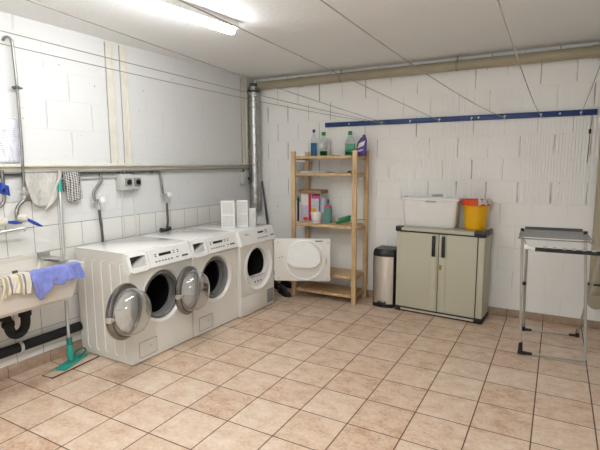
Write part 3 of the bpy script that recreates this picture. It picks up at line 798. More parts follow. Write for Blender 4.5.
# switch box
t = thing('switch_box', 'grey surface mounted switch box with two black rotary switches under the cream ledge', 'switch box', (XL, 2.90, 1.40))
obj('housing', B(0, .075, -.105, .03, -.07, .075, bev=.006), 'light_grey', t)
obj('housing', B(0, .070, .032, .118, -.065, .065, bev=.006), 'light_grey', t)
for y in (-.025, .078):
    sw = obj('switch', B(.07, .084, y-.036, y+.036, -.036, .036, bev=.004), 'mid_grey', t)
    bm = lathe(_mk(), [(0, 0), (.024, 0), (.022, .012), (0, .014)], 20, TR(.084, y, 0) @ RY(90)); box(bm, .09, .112, y-.006, y+.006, -.02, .02, bev=.002); obj('knob', bm, 'black', sw)
for y in (-.08, -.04, .0, .045): obj('cable_gland', tube(_mk(), [(.052, y, .072), (.052, y, .098)], .011, 10), 'dark_grey', t)
for y, lb in ((-.07, 'white cable running down the wall below the sink side of the switch box'), (.06, 'white cable running down the wall below the duct side of the switch box')):
    one('wall_cable', tube(_mk(), smooth_path([(XL+.02, 2.92+y, 1.335), (XL+.013, 2.922+y, 1.2), (XL+.014, 2.928+y, 1.0), (XL+.014, 2.94+y, .8)], 4), .006, 8), 'cable_white', lb, 'cable', 'white cables below the switch box')
t = thing('junction_box', 'small grey box with black knob on the wall beside the round duct', 'junction box', (XL, 4.70, 1.385))
obj('housing', B(0, .05, -.055, .05, -.075, .075, bev=.005), 'light_grey', t)
bm = lathe(_mk(), [(0, 0), (.026, 0), (.022, .03), (0, .034)], 18, TR(.03, .05, -.01) @ RX(-90)); obj('knob', bm, 'black', t)
obj('cable_gland', tube(_mk(), [(.02, 0, .07), (.02, 0, .11)], .01, 8), 'dark_grey', t)

# ------------------------------------------------------------------ sink
t = thing('utility_sink', 'wall hung white utility sink with deep basin at the left edge', 'sink', (XL+.01, 1.60, .6))
# basin: loops (outer) built around rectangular rings. local: x depth 0..0.50, y -.75..+.50, z 0..
def rring(bm, x0, x1, y0, y1, z, r=.03, n=4):
    vs = []
    for cx_, cy_, a0 in ((x1-r, y1-r, 0), (x0+r, y1-r, 90), (x0+r, y0+r, 180), (x1-r, y0+r, 270)):
        for k in range(n+1):
            a = math.radians(a0+90*k/n); vs.append(bm.verts.new((cx_+r*math.cos(a), cy_+r*math.sin(a), z)))
    return vs
bm = _mk(); R_ = [rring(bm, .03, .45, -.70, .385, .005), rring(bm, .012, .475, -.72, .405, .03), rring(bm, .0, .500, -.75, .465, .215), rring(bm, 0, .515, -.75, .485, .225), rring(bm, 0, .515, -.75, .485, .262), rring(bm, .04, .475, -.71, .445, .262), rring(bm, .05, .455, -.69, .42, .20), rring(bm, .08, .38, -.62, .33, .035)]
for A_, B_ in zip(R_, R_[1:]):
    for k in range(len(A_)): bm.faces.new((A_[k], A_[(k+1) % len(A_)], B_[(k+1) % len(A_)], B_[k]))
bm.faces.new(R_[0]); bm.faces.new(R_[-1])
obj('basin', bm, 'sink', t)
obj('splashback', B(0, .035, -.75, .485, .255, .295, bev=.006), 'sink', t)
obj('overflow', B(.36, .368, -.0, .04, .15, .19, bev=.003, mat=TR(-.31, .21, .01)), 'dark_grey', t)
obj('waste_fitting', lathe(_mk(), [(0, 0), (.03, 0), (.03, .004), (0, .004)], 20, TR(.22, .17, .036)), 'chrome', t)
bm = tube(_mk(), [(.19, .20, .004), (.19, .20, -.06)], .026, 16); obj('tailpiece', bm, 'white_plastic', t)
# soap shelf on the right end
t = thing('metal_soap_tray', 'grey metal soap tray lying across the right end of the sink', 'tray', (XL+.10, 2.02, .863))
obj('tray', B(0, .26, -.02, .055, 0, .010, bev=.003), 'steel', t); obj('raised_back', B(-.02, .0, -.03, .06, .0, .045, bev=.003), 'mid_grey', t)
bm = B(.12, .24, -.055, -.02, .0, .008, bev=.003); obj('soap_dish', bm, 'dark_grey', t)
# black trap and waste pipe
t = thing('sink_trap', 'black plastic drain trap looping under the sink', 'drain trap', (XL+.20, 1.80, .50))
obj('trap_bend', tube(_mk(), smooth_path([(0, 0, .05), (0, 0, -.05), (0, -.02, -.105), (0, -.06, -.125), (0, -.10, -.105), (0, -.118, -.05), (0, -.125, -.00), (0, -.155, .03), (0, -.22, .02), (-.02, -.30, -.02), (-.08, -.36, -.08), (-.12, -.40, -.13)], 6), .032, 16), 'blackmatte', t)
obj('slip_nut', lathe(_mk(), [(0, -.018), (.042, -.018), (.042, .018), (0, .018)], 12, TR(0, 0, .012)), 'blackmatte', t)
obj('slip_nut', lathe(_mk(), [(0, -.014), (.04, -.014), (.04, .014), (0, .014)], 12, TR(0, -.119, -.035) @ RX(6)), 'blackmatte', t)
t = thing('waste_pipe', 'thick black waste pipe running low along the left wall', 'pipe', (XL+.06, 1.6, .215))
obj('pipe_run', tube(_mk(), [(0, -1., -.006), (0, .712, .014)], .037, 20), 'blackmatte', t)
bm = tube(_mk(), [(0, .212, .006), (0, .232, .006)], .046, 20); box(bm, -.06, -.03, .215, .229, -.006, .012); obj('pipe_clamp', bm, 'light_grey', t)

# cloths over the sink rim
def rimcloth(y0, y1, front, inner, mat, name, label, seed, fold):
    bm = _mk(); xr = XL+.01+.515; zt = .866
    def fn(u, v):
        y = y0+(y1-y0)*u; F = front(u); tot = inner+.04+F; s = v*tot
        wv = fold*math.sin(u*13+seed)*math.cos(v*3)+fold*.5*math.sin(u*31+seed+v*4)
        if s < inner: x = xr-.052-.01; z = zt-(inner-s)*.9
        elif s < inner+.04+.012: q = (s-inner)/.052; x = xr-.056+.066*q; z = zt+.003+.004*math.sin(PI*q)
        else:
            q = s-inner-.052; x = xr+.012+min(1, q/.05)*(.006+abs(wv))+.35*wv*min(1, q/.1); z = zt-q
        return (x, y+.012*math.sin(seed+7*v)*v, z+.002*math.sin(u*40+seed))
    surf(bm, fn, 60, 34); return one(name, bm, mat, label, 'cloth', solid=.005)
rimcloth(1.672, 2.03, lambda u: .128+.062*math.exp(-((u-.12)/.13)**2)+.012*math.sin(u*15)-.02*u, .07, 'cloth_blue', 'cleaning_cloth', 'crumpled blue violet cloth draped over the sink rim', 1.3, .016)
rimcloth(1.49, 1.665, lambda u: .125+.012*math.cos(u*7), .06, 'cloth_stripe', 'striped_cloth', 'beige cloth with grey stripes draped over the sink rim left of the blue one', 4.1, .008)

# ------------------------------------------------------------------ mop
t = thing('flat_mop', 'flat mop with grey pole and teal head standing between sink and washer', 'mop', (-3.26, 2.13, 0))
bm = tube(_mk(), [(.015, -.025, .17), (-.135, .092, 1.44)], .0115, 14); obj('pole', bm, 'alu', t)
obj('grip', tube(_mk(), [(-.125, .084, 1.35), (-.135, .092, 1.445)], .0145, 14), 'teal', t)
bm = tube(_mk(), [(.03, -.03, .05), (.026, -.028, .09), (.014, -.02, .19)], [.02, .026, .019], 14); obj('socket', bm, 'teal', t)
obj('socket_collar', tube(_mk(), [(.017, -.022, .165), (.009, -.0155, .225)], .021, 14), 'teal_dark', t)
HM = TR(.0, .0, .0) @ RZ(112)
bm = B(-.15, .15, -.045, .045, .012, .028, bev=.006, mat=HM)
obj('head_plate', bm, 'teal', t)
bm = tube(_mk(), smooth_path([(.05, .025, .03), (.10, .035, .05), (.145, .03, .065), (.15, 0, .07), (.14, -.03, .06), (.09, -.035, .045), (.05, -.025, .03)], 5), .007, 8); bmesh.ops.transform(bm, matrix=HM, verts=bm.verts); obj('release_loop', bm, 'teal_dark', t)
bm = B(-.22, .20, -.05, .05, .001, .011, bev=.003, mat=TR(.04, -.02, 0) @ RZ(95)); obj('mop_pad', bm, 'pad', t)
bm = tube(_mk(), [tuple((TR(.04, -.02, 0) @ RZ(95)) @ Vector(q)) for q in ((-.222, -.052, .007), (.202, -.052, .007), (.202, .052, .007), (-.222, .052, .007))], .0045, 8, closed=True); obj('pad_edge', bm, 'pad_edge', t)

# ------------------------------------------------------------------ shelf rack
SX0, SX1, SY0, SY1, SH = -2.695, -1.880, 4.597, 4.965, 1.70
t = thing('wooden_shelf_rack', 'open pine shelf rack with five levels against the back wall', 'shelf', ((SX0+SX1)/2, (SY0+SY1)/2, 0))
ox, oy = (SX0+SX1)/2, (SY0+SY1)/2
for x in (SX0, SX1-.052):
    for y in (SY0, SY1-.032): obj('post', B(x-ox, x-ox+.052, y-oy, y-oy+.032, 0, SH, bev=.003), 'wood', t)
for z in (1.632, 1.44, .865, .300, .085):
    bm = _mk(); hw = (SX1-SX0)/2-.062
    for k in range(5):
        y0 = SY0-oy+.034+k*(SY1-SY0-.068)/5
        box(bm, -hw, hw, y0, y0+(SY1-SY0-.068)/5-.009, z-.0, z+.014, bev=.002)
    box(bm, -hw, hw, SY0-oy+.006, SY0-oy+.03, z-.016, z+.014, bev=.003); box(bm, -hw, hw, SY1-oy-.03, SY1-oy-.006, z-.016, z+.014, bev=.003)
    sh = obj('shelf_board', bm, 'wood', t)
    for x in (-hw-.003-.03, hw+.003): obj('side_rail', B(x+.008 if x > 0 else x-.0, x+.03 if x > 0 else x+.022, SY0-oy+.034, SY1-oy-.034, z-.03, z+.006, bev=.002), 'wood', sh)
ZS = {1: 1.647, 2: 1.455, 3: .880}
GB = 'detergent bottles on the top shelf'
def bottle(x, y, z, prof, mat, capz, capr, caph, capmat, label, liq=None, lab=None, sx=1., sy=1., seg=24, cat='bottle', group=GB):
    t = thing('cleaner_bottle', label, cat, (x, y, z), 0, group)
    o = obj('bottle_body', lathe(_mk(), prof, seg, Matrix.Diagonal((sx, sy, 1, 1))), mat, t)
    if liq:
        lm, h = liq; r0 = prof[2][0]
        pr = [(0, .004)]+[(max(0, r-.003), zz) for r, zz in prof[1:] if zz < h and r > 0]
        pr = [(0, .003)]+[(r-.003, max(.003, zz)) for r, zz in prof[1:] if zz < h and r > .004]
        pr += [(pr[-1][0], h), (0, h)]
        obj('liquid', lathe(_mk(), pr, seg, Matrix.Diagonal((sx, sy, 1, 1))), lm, t)
    obj('cap', lathe(_mk(), [(0, capz), (capr, capz), (capr*.95, capz+caph), (0, capz+caph)], 18), capmat, t)
    if lab:
        lm, z0, z1, r = lab
        bm = _mk(); n = 12
        surf(bm, lambda u, v: ((r+.0015)*sx*math.cos(PI+PI*u), (r+.0015)*sy*math.sin(PI+PI*u), z0+(z1-z0)*v), n, 1); obj('label', bm, lm, t, solid=.001)
    return t
bottle(-2.51, 4.82, ZS[1], [(0, 0), (.034, 0), (.037, .006), (.037, .17), (.034, .20), (.016, .25), (.013, .275), (0, .275)], 'clear', .27, .017, .035, 'navy', 'clear bottle of blue liquid with navy cap, leftmost on the top shelf', ('liquid_blue', .15))
bottle(-2.385, 4.82, ZS[1], [(0, 0), (.038, 0), (.042, .006), (.042, .15), (.038, .19), (.018, .225), (.017, .235), (0, .235)], 'clear', .23, .024, .042, 'green_cap', 'nearly empty clear bottle with green cap, beside the blue capped bottle', ('liquid_dark', .055), ('paper_grey', .07, .14, .042))
bottle(-2.055, 4.82, ZS[1], [(0, 0), (.052, 0), (.058, .006), (.058, .13), (.05, .17), (.022, .215), (.02, .23), (0, .23)], 'clear', .228, .024, .042, 'green_cap', 'wide clear bottle of green liquid with green cap near the right front post', ('liquid_green', .125), ('green_light', .04, .13, .058), sy=.6)
t = thing('toilet_cleaner_bottle', 'purple bottle with slanted neck and white label, rightmost on top shelf', 'bottle', (-1.915, 4.81, ZS[1]), 0, GB)
bm = _mk()
R_ = []
for z, cx_, rx, ry in ((0, 0, .052, .028), (.008, 0, .058, .032), (.07, 0, .060, .033), (.12, .006, .058, .032), (.155, .014, .050, .030), (.185, .022, .036, .024), (.20, .026, .022, .018)):
    R_.append([bm.verts.new((cx_+rx*math.cos(2*PI*k/24), ry*math.sin(2*PI*k/24), z)) for k in range(24)])
for A_, B_ in zip(R_, R_[1:]):
    for k in range(24): bm.faces.new((A_[k], A_[(k+1) % 24], B_[(k+1) % 24], B_[k]))
bm.faces.new(R_[0]); bm.faces.new(R_[-1]); obj('bottle_body', bm, 'purple', t)
obj('cap', lathe(_mk(), [(0, 0), (.020, 0), (.017, .028), (0, .032)], 16, TR(.027, 0, .196) @ RY(14)), 'purple', t)
bm = _mk(); surf(bm, lambda u, v: (-.036+.075*u+.018*v, -.0345-.0*u+.010*abs(u-.5), .075+.055*v+.03*u), 8, 4); obj('label', bm, 'white_plastic', t, solid=.002)
bm = _mk(); surf(bm, lambda u, v: (-.04+.07*u, -.0345+.010*abs(u-.5), .035+.02*v+.015*u), 8, 3); obj('label', bm, 'lilac_paper', t, solid=.002)
one('wooden_ruler', B(-2.29, -2.17, 4.78, 4.83, ZS[1], ZS[1]+.007, bev=.002), 'cardboard', 'thin brown wooden piece lying flat between the green capped bottles', 'wood piece')
# shelf 2: papers
for k, (x0, x1, a, m, lb) in enumerate(((-2.62, -2.29, 3, 'paper_grey', 'grey magazine lying lowest in the flat pile on the second shelf'), (-2.60, -2.33, -6, 'white_plastic', 'white leaflet lying uppermost in the flat pile on the second shelf'))):
    cxm = (x0+x1)/2; z = ZS[2]+.009*k
    one('magazine', B(-(x1-x0)/2, (x1-x0)/2, -.13, .11, 0, .0085, bev=.002, mat=RZ(a)), m, lb, 'magazine', 'papers on the second shelf', loc=(cxm, 4.80, z))
one('small_stone', lathe(_mk(), [(0, 0), (.024, .003), (.026, .012), (.016, .022), (0, .024)], 14), 'dark_grey', 'small dark lump lying on the second shelf beside the right front post', 'lump', loc=(-2.05, 4.80, ZS[2]))
# shelf 3
z3 = ZS[3]
t = thing('detergent_box', 'large white and red detergent carton standing left on the middle shelf', 'box', (-2.525, 4.86, z3))
obj('carton', B(-.130, .125, -.09, .07, 0, .335, bev=.003), 'lilac_paper', t)
yf = -.0915
obj('red_print', B(-.03, .005, yf-.001, yf+.001, .01, .33), 'red', t, )
obj('print', B(-.13, -.035, yf-.001, yf+.001, .19, .325), 'white_plastic', t)
obj('print', B(.012, .106, yf-.001, yf+.001, .17, .25), 'paper_grey', t)
obj('red_print', B(.012, .106, yf-.001, yf+.001, .275, .315), 'red', t)
obj('print', B(.02, .12, yf-.0018, yf+.0002, .285, .30), 'pink', t)
obj('red_print', B(-.10, -.04, yf-.001, yf+.001, .01, .05), 'orange_red', t)
obj('print', B(.108, .124, yf-.0012, yf+.001, .01, .33), 'purple', t); obj('print', B(.012, .108, yf-.001, yf+.001, .315, .33), 'purple', t)
obj('yellow_print', B(.015, .075, yf-.001, yf+.001, .06, .16), 'yellow', t)
t2 = thing('cardboard_tray', 'shallow brown cardboard tray lying on top of the detergent carton', 'tray', (-2.52, 4.85, z3+.336))
obj('tray', B(-.155, .15, -.12, .065, 0, .038, bev=.004), 'cardboard', t2)
bottle(-2.679, 4.74, z3, [(0, 0), (.012, 0), (.012, .01), (.0125, .2), (.012, .27), (.008, .28), (0, .28)], 'black', .28, .009, .02, 'green_dark', 'slim black bottle with green top squeezed left of the detergent carton', group='cleaning products on the middle shelf')
bottle(-2.375, 4.80, z3, [(0, 0), (.034, 0), (.038, .006), (.036, .15), (.022, .25), (.016, .29), (0, .29)], 'paper_grey', .285, .02, .04, 'mid_grey', 'tall grey tapered bottle right of the detergent carton', group='cleaning products on the middle shelf')
bottle(-2.295, 4.76, z3, [(0, 0), (.040, 0), (.045, .006), (.045, .15), (.038, .19), (.012, .21), (.010, .25), (0, .25)], 'teal_bottle', .225, .013, .045, 'dark_grey', 'teal spray bottle with pink label and dark top on the middle shelf', lab=('pink', .175, .20, .043), group='cleaning products on the middle shelf')
t = thing('detergent_tub', 'small white tub with pink print in front of the carton on the middle shelf', 'tub', (-2.415, 4.70, z3), 0, 'cleaning products on the middle shelf')
obj('tub_body', lathe(_mk(), [(0, 0), (.050, 0), (.052, .004), (.066, .115), (.069, .116), (.069, .126), (.062, .126), (.048, .01), (0, .008)], 28), 'white_plastic', t)
bm = _mk(); surf(bm, lambda u, v: ((.0535+.0085*v)*math.cos(PI*1.2+.55*PI*u), (.0535+.0085*v)*math.sin(PI*1.2+.55*PI*u), .02+.075*v), 10, 2); obj('print', bm, 'pink', t, solid=.001)
t = thing('green_dustpan', 'green scoop with long thin handle lying right on the middle shelf', 'scoop', (-2.09, 4.74, z3))
bm = _mk(); surf(bm, lambda u, v: (-.085+.16*u, -.05+.10*v, .004+.075*(u**1.2)*(.4+.6*(abs(v-.5)*2)**.7)+.02*(abs(v-.5)*2)**2), 14, 10); obj('pan', bm, 'green_dark', t, solid=.004)
bm = _mk(); surf(bm, lambda u, v: (-.06+.13*u, -.03+.06*v, .045+.06*math.sin(PI*v)*(.3+u*.7)), 10, 8); obj('hood', bm, 'green_dark', t, solid=.004)
obj('handle', tube(_mk(), [(.06, 0, .045), (.17, .02, .055), (.255, .04, .065)], [.007, .006, .005], 10), 'green_dark', t)
# white carrier bag hanging behind the left of the rack
def bagf(u, v):
    x = -2.87+.25*u*(1-.15*v); puff = .055*max(0, math.sin(PI*min(1, u/.62)))*math.sin(PI*min(1, .15+v*.9)) if u < .62 else 0
    return (x, 4.988-puff+.006*math.sin(13*u+3*v)*(1 if u < .6 else .5), 1.58-.46*v-.03*math.sin(PI*u)*v)
bm = _mk(); surf(bm, bagf, 30, 22)
one('plastic_bag', bm, 'bag', 'crumpled whitish plastic bag hanging behind the left side of the shelf rack', 'bag', solid=.004)

# ------------------------------------------------------------------ step bin
t = thing('pedal_bin', 'slim stainless steel pedal bin with black lid beside the beige cabinet', 'bin', (-1.597, 4.82, 0))
hw = .116
def rbox(x, yf, yb, z0, z1, bul=.035, n=14):
    poly = [(-x, yb), (-x, yf)]+[(-x+2*x*k/n, yf-bul*math.sin(PI*k/n)) for k in range(1, n)]+[(x, yf), (x, yb)]
    b = _mk(); prism(b, poly, z0, z1); return b
obj('body', rbox(hw-.008, -.115, .125, .03, .565), 'brushed', t, ang=60)
obj('base', rbox(hw, -.12, .128, 0, .04), 'black', t, ang=60)
obj('rim', rbox(hw, -.12, .128, .563, .59), 'black', t, ang=60)
bm = rbox(hw+.002, -.122, .13, .592, .635, .037)
for v in bm.verts:
    if v.co.z > .62: v.co.x *= .93; v.co.y = v.co.y*.93+.01; v.co.z += .010*(1-abs(v.co.x)/.12)
obj('lid', bm, 'black', t, ang=60)
obj('pedal', B(-.045, .045, -.20, -.145, .045, .068, bev=.005), 'black', t)
bm = B(-hw-.001, -hw+.006, -.115, .125, .03, .58); box(bm, hw-.006, hw+.001, -.115, .125, .03, .58); obj('side_trim', bm, 'black', t)

# ------------------------------------------------------------------ cabinet
CX0, CX1, CY0, CY1 = -1.425, -.545, 4.65, 4.95
t = thing('utility_cabinet', 'low beige plastic two door cabinet with black corner caps', 'cabinet', ((CX0+CX1)/2-.014, 4.80, 0), -4)
ox, oy = (CX0+CX1)/2, 4.80; a, b = CX0-ox, CX1-ox; c, d = CY0-oy, CY1-oy
bm = B(a, a+.03, c+.01, d, .04, .856); box(bm, b-.03, b, c+.01, d, .04, .856); box(bm, a+.03, b-.03, d-.02, d, .04, .856); box(bm, a+.03, b-.03, c+.02, d-.02, .04, .06)
obj('carcass', bm, 'cab_beige', t)
obj('door_post', B(a, a+.035, c, c+.012, .045, .856, bev=.003), 'cab_beige', t); obj('door_post', B(b-.06, b, c, c+.012, .045, .856, bev=.003), 'cab_beige', t)
bm = B(a-.006, b+.006, c-.015, d+.003, .866, .898, bev=.005); obj('top_board', bm, 'cab_top', t)
obj('top_band', B(a-.008, b+.008, c-.018, d, .854, .868, bev=.002), 'black', t)
for x0, x1 in ((a-.012, a+.055), (b-.10, b+.012)): obj('corner_cap', B(x0, x1, c-.022, c+.06, .856, .910, bev=.010), 'black', t)
obj('corner_cap', B(b-.02, b+.012, c+.05, d+.006, .856, .910, bev=.008), 'black', t)
obj('base_rail', B(a+.06, b-.07, c-.014, c+.0, .016, .036, bev=.003), 'cab_top', t)
obj('base_board', B(a+.02, b-.02, c-.010, d-.0, .002, .048, bev=.003), 'black', t)
for x0, x1 in ((a-.006, a+.06), (b-.075, b+.008)): obj('foot_cap', B(x0, x1, c-.014, d+.002, 0, .052, bev=.008), 'black', t)
mid = .004
def door(x0, x1, side):
    bm = B(x0, x1, c-.010, c+.004, .052, .853, bev=.003)
    # raised strip by the meeting edge and a shallow inner panel
    if side < 0: sx0, sx1 = x1-.075, x1-.012
    else: sx0, sx1 = x0+.012, x0+.075
    box(bm, sx0, sx1, c-.018, c-.008, .054, .851, bev=.004)
    dd = obj('door', bm, 'cab_beige', t)
    return dd
dl = door(a+.037, mid-.003, -1); drr = door(mid+.004, b-.066, 1)
obj('door_gap', B(mid-.004, mid+.005, c-.004, c+.003, .052, .853), 'black', t)
obj('door_gap', B(b-.065, b-.061, c-.006, c+.004, .052, .853), 'black', t)
for dd, x in ((dl, mid-.045), (drr, mid+.052)):
    bm = B(x-.017, x+.017, c-.042, c-.020, .625, .838, bev=.008); box(bm, x-.012, x+.012, c-.024, c-.014, .64, .82); obj('handle', bm, 'black', dd)
bm = B(mid+.014, mid+.038, c-.026, c-.016, .495, .545, bev=.003); tube(bm, [(mid+.026, c-.035, .52), (mid+.026, c-.024, .52)], .008, 10); obj('hasp_lock', bm, 'brass', t)

# tub on cabinet
ZT = .9
t = thing('white_tub', 'large white rectangular plastic tub standing on the beige cabinet', 'tub', (-1.146, 4.875, ZT)); t.scale = (1, .80, 1.02)
bm = _mk()
R_ = [rring(bm, -.250, .250, -.105, .105, .0, .03), rring(bm, -.262, .262, -.12, .12, .02, .035), rring(bm, -.285, .285, -.14, .135, .27, .035), rring(bm, -.302, .302, -.153, .148, .275, .04), rring(bm, -.304, .304, -.155, .150, .30, .04), rring(bm, -.283, .283, -.135, .130, .302, .035), rring(bm, -.255, .255, -.115, .11, .03, .03)]
for A_, B_ in zip(R_, R_[1:]):
    for k in range(len(A_)): bm.faces.new((A_[k], A_[(k+1) % len(A_)], B_[(k+1) % len(A_)], B_[k]))
bm.faces.new(R_[0]); bm.faces.new(R_[-1]); obj('tub_body', bm, 'white_plastic', t)
obj('grip_recess', B(-.035, .075, -.163, -.150, .258, .272, bev=.004), 'light_grey', t)
bm = B(-.02, .09, .125, .147, .300, .325, bev=.006); obj('rear_grip', bm, 'light_grey', t)
# bucket
t = thing('yellow_bucket', 'yellow bucket with orange red rim on the right of the cabinet top', 'bucket', (-.70, 4.86, ZT)); t.scale = (.93, .93, 1.0)
obj('bucket_body', lathe(_mk(), [(0, 0), (.100, 0), (.108, .006), (.126, .235), (.130, .238), (.130, .25), (.122, .25), (.105, .012), (0, .010)], 36), 'yellow', t)
obj('rim_band', lathe(_mk(), [(.1295, .243), (.144, .243), (.146, .252), (.144, .296), (.137, .298), (.128, .25)], 36), 'orange_red', t)
bm = _mk()
random.seed(3)
def rag(u, v):
    a = -1.3+1.35*u; r = .10+.048*min(1, v*2.2)+.004*math.sin(20*u)+.004*math.sin(9*v)
    z = .285+.022*math.sin(PI*min(1, v*1.6))-.028*max(0, v-.5)*2+.008*math.sin(17*u+4*v)
    return (r*math.cos(a), r*math.sin(a), z)
surf(bm, rag, 30, 14); one('floor_rag', bm, 'cloth_white', 'crumpled whitish rag hanging over the rim of the yellow bucket', 'rag', loc=(-.70, 4.86, ZT), solid=.006).scale = (.93, .93, 1.0)

# ------------------------------------------------------------------ drying rack
t = thing('drying_rack', 'folding metal drying rack on thin crossed legs at the right', 'drying rack', (0, 4.2, 0))
oy = 4.2; q = lambda x, y, z: (x, y-oy, z)
obj('front_leg', tube(_mk(), [q(-.187, 4.035, .03), q(-.222, 3.985, 1.03)], .0105, 12), 'alu', t)
obj('front_leg', tube(_mk(), [q(.272, 4.085, .03), q(.205, 4.03, 1.03)], .0105, 12), 'alu', t)
obj('floor_bar', tube(_mk(), smooth_path([q(-.187, 4.035, .05), q(-.182, 4.035, .018), q(-.15, 4.037, .012), q(.23, 4.083, .012), q(.265, 4.086, .018), q(.273, 4.086, .05)], 5), .008, 10), 'alu', t)
bm = tube(_mk(), [q(-.187, 4.035, .105), q(-.187, 4.035, .004)], [.014, .02], 12); tube(bm, [q(-.187, 4.035, .014), q(-.10, 4.045, .012)], [.014, .011], 12); obj('foot', bm, 'black', t)
obj('rear_leg', tube(_mk(), [q(-.199, 4.64, .03), q(-.182, 4.02, .62), q(-.168, 3.66, .955)], .0105, 12), 'alu', t)
obj('rear_leg', tube(_mk(), [q(.236, 4.69, .03), q(.265, 4.07, .585), q(.278, 3.62, .955)], .0105, 12), 'alu', t)
obj('floor_bar', tube(_mk(), [q(-.199, 4.64, .012), q(.236, 4.69, .012)], .008, 10), 'alu', t)
for p0, p1 in ((( -.2, 4.64), (-.13, 4.645)), ((.236, 4.69), (.17, 4.683))):
    bm = tube(_mk(), [q(p0[0], p0[1]-.02, .07), q(p0[0], p0[1], .004)], [.013, .019], 12); tube(bm, [q(p0[0], p0[1], .013), q(p1[0], p1[1], .012)], [.014, .011], 12); obj('foot', bm, 'black', t)
for x, y, z in ((-.186, 4.01, .60),): obj('pivot', lathe(_mk(), [(0, -.014), (.014, -.014), (.014, .014), (0, .014)], 14, TR(x, y-oy, z) @ RY(90)), 'black', t)
# top frame with rods
obj('top_bar', tube(_mk(), [q(-.21, 4.12, 1.035), q(.19, 4.16, 1.035)], .0125, 12), 'dark_grey', t)
for x in (-.222, .205): obj('end_cap', lathe(_mk(), [(0, -.014), (.014, -.012), (.014, .012), (0, .014)], 14, TR(x, (3.985 if x < 0 else 4.03)-oy, 1.035)), 'black', t)
fr = obj('top_frame', tube(_mk(), smooth_path([q(-.23, 4.12, 1.03), q(-.23, 3.90, 1.025), q(-.22, 3.72, 1.015), q(-.19, 3.69, 1.012), q(.20, 3.72, 1.012), q(.235, 3.745, 1.015), q(.215, 4.0, 1.025), q(.19, 4.16, 1.03)], 4), .0055, 8), 'mid_grey', t)
for k in range(9):
    f = (k+1)/10; obj('rod', tube(_mk(), [q(-.225, 4.12-.40*f, 1.028-.012*f), q(.20+.03*f, 4.155-.40*f, 1.028-.012*f)], .0034, 6), 'mid_grey', fr)
# side wing hanging forward: thick black bar with white clips
bm = tube(_mk(), [q(-.112, 3.59, .955), q(.36, 3.615, .955)], .0145, 12); obj('wing_bar', bm, 'black', t)
obj('wing_arm', tube(_mk(), [q(-.168, 3.66, .955), q(-.112, 3.59, .958), q(-.02, 3.60, .958)], .0085, 8), 'white_plastic', t)
for k in range(7): obj('bar_clip', B(-.05+k*.058-.014, -.05+k*.058+.014, 3.588-oy, 3.61-oy, .966, .979, bev=.004), 'light_grey', t)
obj('hinge_block', B(-.185, -.15, 3.645-oy, 3.675-oy, .94, .975, bev=.006), 'white_plastic', t)
obj('brace', tube(_mk(), [q(-.222, 3.99, 1.0), q(-.168, 3.66, .96)], .006, 8), 'alu', t); obj('brace', tube(_mk(), [q(.207, 4.03, 1.0), q(.278, 3.62, .958)], .006, 8), 'alu', t)
# small black hook on the wall with cable
t = thing('wall_cable', 'thin dark cable with black plug hanging on the back wall under the blue rail end', 'cable', (.225, YB, 1.84))
obj('cable', tube(_mk(), smooth_path([(.005, -.012, .17), (.008, -.01, .08), (.0, -.012, 0), (.0, -.008, -.1), (-.004, -.008, -.28)], 4), .003, 6), 'dark_grey', t)
obj('plug', B(-.010, .010, -.022, -.004, -.02, .02, bev=.004), 'black', t)

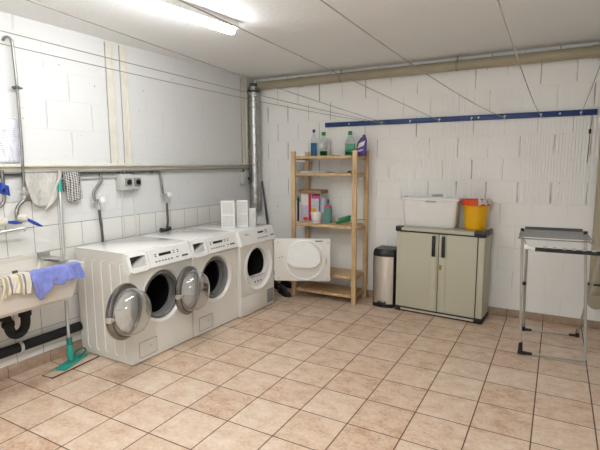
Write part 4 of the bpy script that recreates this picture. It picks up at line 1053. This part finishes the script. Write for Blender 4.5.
# ------------------------------------------------------------------ shoes
def shoe(loc, rz, label):
    t = thing('work_shoe', label, 'shoe', loc, rz, 'black shoes on the floor under the dryer door')
    bm = _mk(); R_ = []
    secs = [(-.13, .026, .062), (-.115, .036, .075), (-.07, .038, .078), (-.02, .038, .068), (.04, .045, .055), (.09, .047, .045), (.125, .036, .036), (.142, .015, .022)]
    for x, hw_, h in secs:
        R_.append([bm.verts.new((x, hw_*math.cos(a_)*(1 if math.sin(a_) < .3 else .85), .012+max(0, math.sin(a_))*h)) for a_ in [PI*k/10 for k in range(11)]])
    for A_, B_ in zip(R_, R_[1:]):
        for k in range(10): bm.faces.new((A_[k], A_[k+1], B_[k+1], B_[k]))
        bm.faces.new((A_[0], B_[0], B_[10], A_[10]))
    bm.faces.new(R_[0]); bm.faces.new(R_[-1]); obj('upper', bm, 'black', t)
    b = _mk(); prism(b, [(-.135, -.03), (-.06, -.038), (.05, -.047), (.12, -.04), (.148, 0), (.12, .04), (.05, .047), (-.06, .038), (-.135, .03)], 0, .014); obj('sole', b, 'blackmatte', t)
    obj('collar', tube(_mk(), [(-.12, -.025, .078), (-.04, -.03, .074), (-.0, 0, .072), (-.04, .03, .074), (-.12, .025, .078)], .007, 8, closed=True), 'dark_grey', t)
    obj('laces', tube(_mk(), [(0.0, -.025, .07), (.02, .025, .066), (.03, -.025, .064), (.05, .025, .06)], .003, 6), 'dark_grey', t)
shoe((-3.0, 4.79, 0), -20, 'black shoe on the floor beside the dryer, the one further back')
shoe((-2.80, 4.60, 0), -34, 'black shoe on the floor, the front one nearest the shelf foot')
bm = _mk(); surf(bm, lambda u, v: (-3.10+.30*u, 4.86+.11*v, .002+.085*math.sin(PI*u)*math.sin(PI*v)*(1+.35*math.sin(11*u+7*v))), 16, 14)
one('dark_rag', bm, 'blackmatte', 'black rag heaped on the floor in the corner behind the shoes', 'rag', solid=.004)

# ------------------------------------------------------------------ light, camera, world
w = bpy.data.worlds.new('world'); bpy.context.scene.world = w; w.use_nodes = True
w.node_tree.nodes['Background'].inputs[0].default_value = (.9, .93, 1, 1); w.node_tree.nodes['Background'].inputs[1].default_value = .02
cam = bpy.data.cameras.new('camera'); co = bpy.data.objects.new('camera', cam); C.objects.link(co)
cam.sensor_width = 36.; cam.lens = 459.262/600*36; cam.clip_start = .01
yaw, pit, rol = -.5107, .1328, -.004
cy, sy, cp, sp = math.cos(yaw), math.sin(yaw), math.cos(pit), math.sin(pit)
fw = Vector((sy*cp, cy*cp, -sp)); rt = Vector((cy, -sy, 0)); up = rt.cross(fw)
c_, s_ = math.cos(rol), math.sin(rol)
r2 = rt*c_+up*s_; u2 = -rt*s_+up*c_
co.matrix_world = Matrix(((r2.x, u2.x, -fw.x, 0), (r2.y, u2.y, -fw.y, 0), (r2.z, u2.z, -fw.z, 1.56), (0, 0, 0, 1)))
sc = bpy.context.scene; sc.camera = co
vs = sc.view_settings; vs.view_transform = 'Standard'; vs.look = 'None'; vs.gamma = 1; vs.use_curve_mapping = False; vs.exposure = 0.
